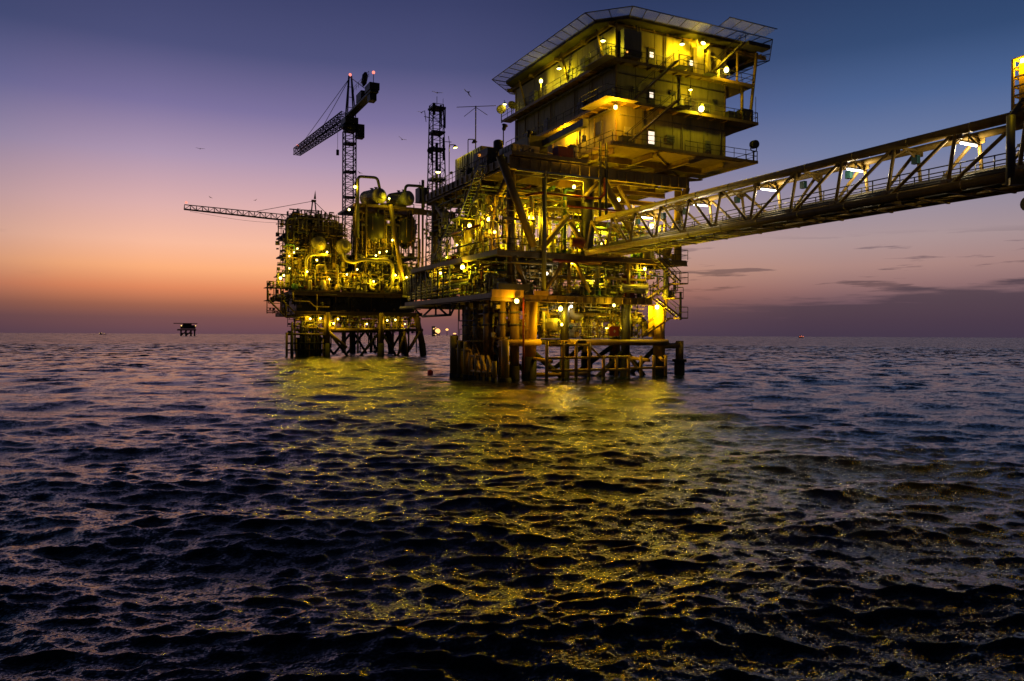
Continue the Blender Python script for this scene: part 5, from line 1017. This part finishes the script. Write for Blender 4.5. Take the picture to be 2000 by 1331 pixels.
# ------------------------------------------------------------------ lamps of the process platform
n_ = 0
FL = [((6.0, 78.3, 31.4), 160, 'lamp on a post left of the upper deck pipe loop', 'y', .3), ((5.2, 79.5, 27.3), 60, 'lamp beside the tower crane foot, below the upper deck', 'y', .24), ((12.2, 77.2, 29.6), 110, 'green tinted lamp shining on the upper deck vessel', 'g', .2)]
for p, w, lb, c, r in FL: globe(p, w, lb, c, 'lamps of the process platform', r)
for p, w, c, lb in [((-5.2, 77.6, 18.6), 90, 'y', 'middle lamp of three at the outer corner of the left module'), ((-4.6, 77.5, 19.3), 90, 'y', 'topmost lamp of three at the outer corner of the left module'), ((-6.0, 77.6, 17.9), 60, 'y', 'lowest lamp of three at the outer corner of the left module'), ((.6, 77.1, 18.9), 160, 'y', 'lamp between the two end on vessels'),
                ((-1.2, 77.3, 17.4), 110, 'y', 'lamp under the left end on vessel, inside its pipe loop'), ((10.5, 77.6, 19.4), 140, 'y', 'middle lamp of the row under the big dark tank'), ((9.8, 77.6, 18.8), 120, 'y', 'left lamp of the row under the big dark tank'), ((11.9, 77.7, 19.7), 90, 'y', 'right lamp of the row under the big dark tank'),
                ((6.1, 77.0, 16.0), 220, 'y', 'lamp below the dip of the long horizontal pipe'), ((4.2, 77.0, 15.0), 170, 'y', 'lamp under the right end on vessel, low over the process deck'), ((-6.0, 77.4, 15.7), 90, 'y', 'lamp on the outer edge of the left module, below the group of three'), ((13.4, 76.9, 15.2), 260, 'y', 'lamp glaring beside the down leg of the long horizontal pipe'),
                ((15.6, 77.0, 14.9), 160, 'y', 'lamp at the foot of the leaning pipe'), ((1.0, 77.0, 14.0), 150, 'a', 'amber lamp low among valves in the middle of the process deck'), ((-3.0, 76.9, 15.2), 150, 'y', 'lamp in front of the tall left pipe riser'), ((9.2, 77.0, 13.9), 160, 'y', 'lamp low over the deck edge under the long horizontal pipe')]:
    globe(p, w*1.1, lb, c, 'lamps of the process platform', .19 if w > 100 else .15)
globe((18.4, 77.0, 16.2), 110, 'round lamp at the right end of the process deck, above the pipe bank', 'y', 'lamps of the process platform', .32)
globe((-7.6, 77.0, 13.9), 70, 'bright lamp on the stair cage overhang, lower one of two', 'g', 'lamps of the process platform', .26); globe((-7.0, 77.2, 14.4), 60, 'bright lamp on the stair cage overhang, upper one of two', 'g', 'lamps of the process platform', .2)
for p, w, lb in [((-2.4, 77.0, 6.8), 110, 'leftmost lamp under the cellar deck'), ((-.6, 77.0, 6.9), 90, 'second lamp from the left under the cellar deck'), ((2.6, 77.0, 6.8), 90, 'upper lamp just right of the first raked leg'), ((1.8, 77.0, 6.0), 110, 'lower lamp just right of the first raked leg'), ((8.0, 77.2, 6.0), 60, 'lamp left of the middle raked leg under the cellar deck'), ((11.9, 77.2, 6.7), 50, 'lamp just right of the middle raked leg'), ((13.5, 77.2, 6.8), 50, 'lamp midway between middle and last raked legs'), ((16.0, 79, 6.0), 90, 'lamp over the lower walkway beside the last raked leg')]:
    globe(p, w*.9, lb, 'y', 'lamps below the process platform', .19)
globe((11.0, 79.4, 24.6), 170, 'lamp between the two dark tanks of the module', 'y', 'lamps of the process platform', .2); globe((13.3, 78.6, 22.0), 200, 'lamp in the gap beside the leaning pipe of the module', 'y', 'lamps of the process platform', .2)

# ------------------------------------------------------------------ far things
def far_platform():
    d = 1450.0; c = Vector((CAM.x+.052*d, CAM.y+.9986*d, 0)); o = T('distant_platform', 'small dark platform with a flat helideck alone on the horizon', 'oil platform', c)
    def bx(nm, a, b, mt='far'): P(nm, MB().box(c+Vector(a), c+Vector(b)), mt, o)
    bx('helideck', (-19, -10, 21.5), (19, 10, 22.6)); bx('house', (-8, -8, 12.5), (16, 8, 19)); bx('deck', (-13, -9, 9.5), (17, 9, 12)); bx('roof_unit', (-4, -5, 19), (10, 5, 21.4))
    for x in (-7, 1, 9, 15): P('leg', MB().tube(c+Vector((x, 0, -4)), c+Vector((x, 0, 10)), 1.4, 8), 'far', o)
    for x in (-7, 1): P('brace', MB().tube(c+Vector((x, 0, 0)), c+Vector((x+8, 0, 9)), .8, 6), 'far', o)
    bx('sub_deck', (-8, -6, 3.5), (11, 6, 5.5)); P('lit_window', MB().ball(c+Vector((-7, -9, 18)), 1.1, 8, 6), 'far_light', o); P('lit_window', MB().ball(c+Vector((16, -9, 18)), .9, 8, 6), 'far_light', o)
far_platform()
def far_flare():
    d = 2300.0
    def at(px): return Vector((CAM.x+px[0]*d, CAM.y+px[1]*d, 0))
    c = at((.3535, .9354)); r_ = Vector((.9354, -.3535, 0)); o = T('distant_flare_platform', 'far platform cluster on the horizon with a blazing gas flare', 'oil platform', c)
    P('deck', MB().box(c+Vector((-16, -4, 6)), c+Vector((6, 4, 12))), 'far', o); P('tower', MB().beam(c-r_*13, c-r_*13+Vector((0, 0, 30)), 8, 8), 'far', o)
    for x in (-14, -8, -2, 4): P('leg', MB().tube(c+Vector((x, 0, -4)), c+Vector((x, 0, 7)), 1.2, 6), 'far', o)
    P('flame', MB().ball(c+Vector((0, 0, 15)), 7.5, 12, 8, (1, 1, 1.1)), 'flame', o)
    g = random.Random(4)
    for i in range(12): P('deck_lamp', MB().ball(c-r_*(11+g.uniform(-5, 5))+Vector((0, -6, g.uniform(2, 27))), 1.3, 6, 5), 'far_light', o)
    c2 = at((.3648, .9311)); o = T('distant_flare_stack', 'slim far flare stack right of the blazing platform', 'flare', c2); P('stack', MB().tube(c2+Vector((0, 0, -3)), c2+Vector((0, 0, 17)), .9, 6), 'far', o); P('flame', MB().ball(c2+Vector((0, 0, 20)), 3.6, 10, 6, (1.3, 1, .9)), 'flame', o)
    c3 = at((.3741, .9274)); o = T('distant_flare_stack', 'low far flame next to the horizon, rightmost of the far fires', 'flare', c3); P('hull', MB().box(c3+Vector((-7, -3, -1)), c3+Vector((7, 3, 4))), 'far', o); P('flame', MB().ball(c3+Vector((0, 0, 8)), 3.0, 10, 6, (1.8, 1, .6)), 'flame', o)
far_flare()
def far_boat(dx, dy, d, label, red):
    c = Vector((CAM.x+dx*d, CAM.y+dy*d, 0)); o = T('distant_boat', label, 'boat', c, 'boats on the horizon'); m = MB(); m.prism([(c.x-9, c.y-2), (c.x+7, c.y-2), (c.x+11, c.y), (c.x+7, c.y+2), (c.x-9, c.y+2)], -1, 2.2); P('hull', m, 'far', o)
    P('wheelhouse', MB().box(c+Vector((-7, -1.8, 2.2)), c+Vector((-2, 1.8, 6))), 'far', o); P('mast', MB().tube(c+Vector((-4, 0, 6)), c+Vector((-4, 0, 9)), .3, 6), 'far', o)
    for i, x in enumerate((-8, -2, 5)): P('deck_lamp', MB().ball(c+Vector((x, -2.6, 4+(i % 2)*1.2)), 1.2 if red else .7, 8, 6), 'far_red' if red else 'far_light', o)
far_boat(.7336, .6795, 2300.0, 'far boat with a red glow on the horizon beneath the bridge', True); far_boat(-.0365, .9993, 2700.0, 'far boat with a faint lamp at the left end of the horizon', False)
# ------------------------------------------------------------------ gulls and the buoy
def gull(p, yaw, dih, bank, label, s_=1.0):
    m = MB(); m.lathe((0, -.26, 0), (0, 1, 0), [(0, .02), (.05, .05), (.2, .085), (.36, .07), (.46, .045), (.52, .05), (.57, .02)], 8)
    o = ONE('gull', m, 'bird', label, 'bird', (0, 0, 0), 'gulls over the platforms'); o.location = p; o.rotation_euler = (0, R(bank), R(yaw)); o.scale = (s_, s_, s_); ORG[o.name] = Vector((0, 0, 0))
    for sd_ in (-1, 1):
        a = R(dih); x1, z1 = .38*math.cos(a)*sd_, .38*math.sin(a); x2, z2 = x1+.5*math.cos(a*.25)*sd_, z1+.5*math.sin(a*.25)
        sec = [(0.03*sd_, .14, -.14, .03), (x1, .17, -.06, z1), (x2, .0, -.08, z2)]; w = MB(); vs = []
        for x, ya, yb, z in sec: vs += [(x, ya, z), (x, yb, z), (x, (ya+yb)/2, z+.035)]
        w._add(vs, [(0, 3, 4, 1), (0, 2, 5, 3), (1, 4, 5, 2), (3, 6, 7, 4), (3, 5, 8, 6), (4, 7, 8, 5), (6, 8, 7), (0, 1, 2)]); P('wing', w, 'bird', o)
    P('tail', MB()._add([(-.04, -.22, 0), (.04, -.22, 0), (.09, -.4, 0), (-.09, -.4, 0), (0, -.22, .03), (0, -.4, .02)], [(0, 3, 2, 1), (0, 4, 5, 3), (1, 2, 5, 4), (3, 5, 2), (0, 1, 4)]), 'bird', o)
for p, yw, dh, bk, lb, sc in [((12.5, 40, 39.0), 40, -25, 35, 'banking gull above and right of the lattice mast', .95), ((7.75, 40, 38.2), 10, 15, 5, 'gull hovering just over the lattice mast top', .9), ((5.4, 40, 35.1), -20, 35, 0, 'gull with raised wings left of the lattice mast top', .75),
                              ((2.6, 40, 31.0), 20, 35, 20, 'gull midway between tower crane and lattice mast', .75), ((-3.3, 40, 25.8), 60, 20, 10, 'gull over the upper deck pipe loop', .6), ((-23.3, 40, 26.8), 30, 15, 0, 'gull alone in the open sky at far left', .6), ((-22.1, 40, 20.9), 70, 20, 15, 'gull above the tip of the lattice boom', .4), ((-16.8, 40, 21.0), -30, 20, -10, 'gull above the middle of the lattice boom', .4)]:
    gull(p, yw-26, dh, bk, lb, sc)
o = T("mooring_buoy", "small round red buoy afloat left of the near platform", "buoy", (-3.4, 12.0, 0)); P("float", MB().ball((-3.4, 12, .15), .3, 16, 10), "buoyred", o); P("eye", MB().torus((-3.4, 12, .5), (0, 1, 0), .07, .02, 10, 5), "dark", o)
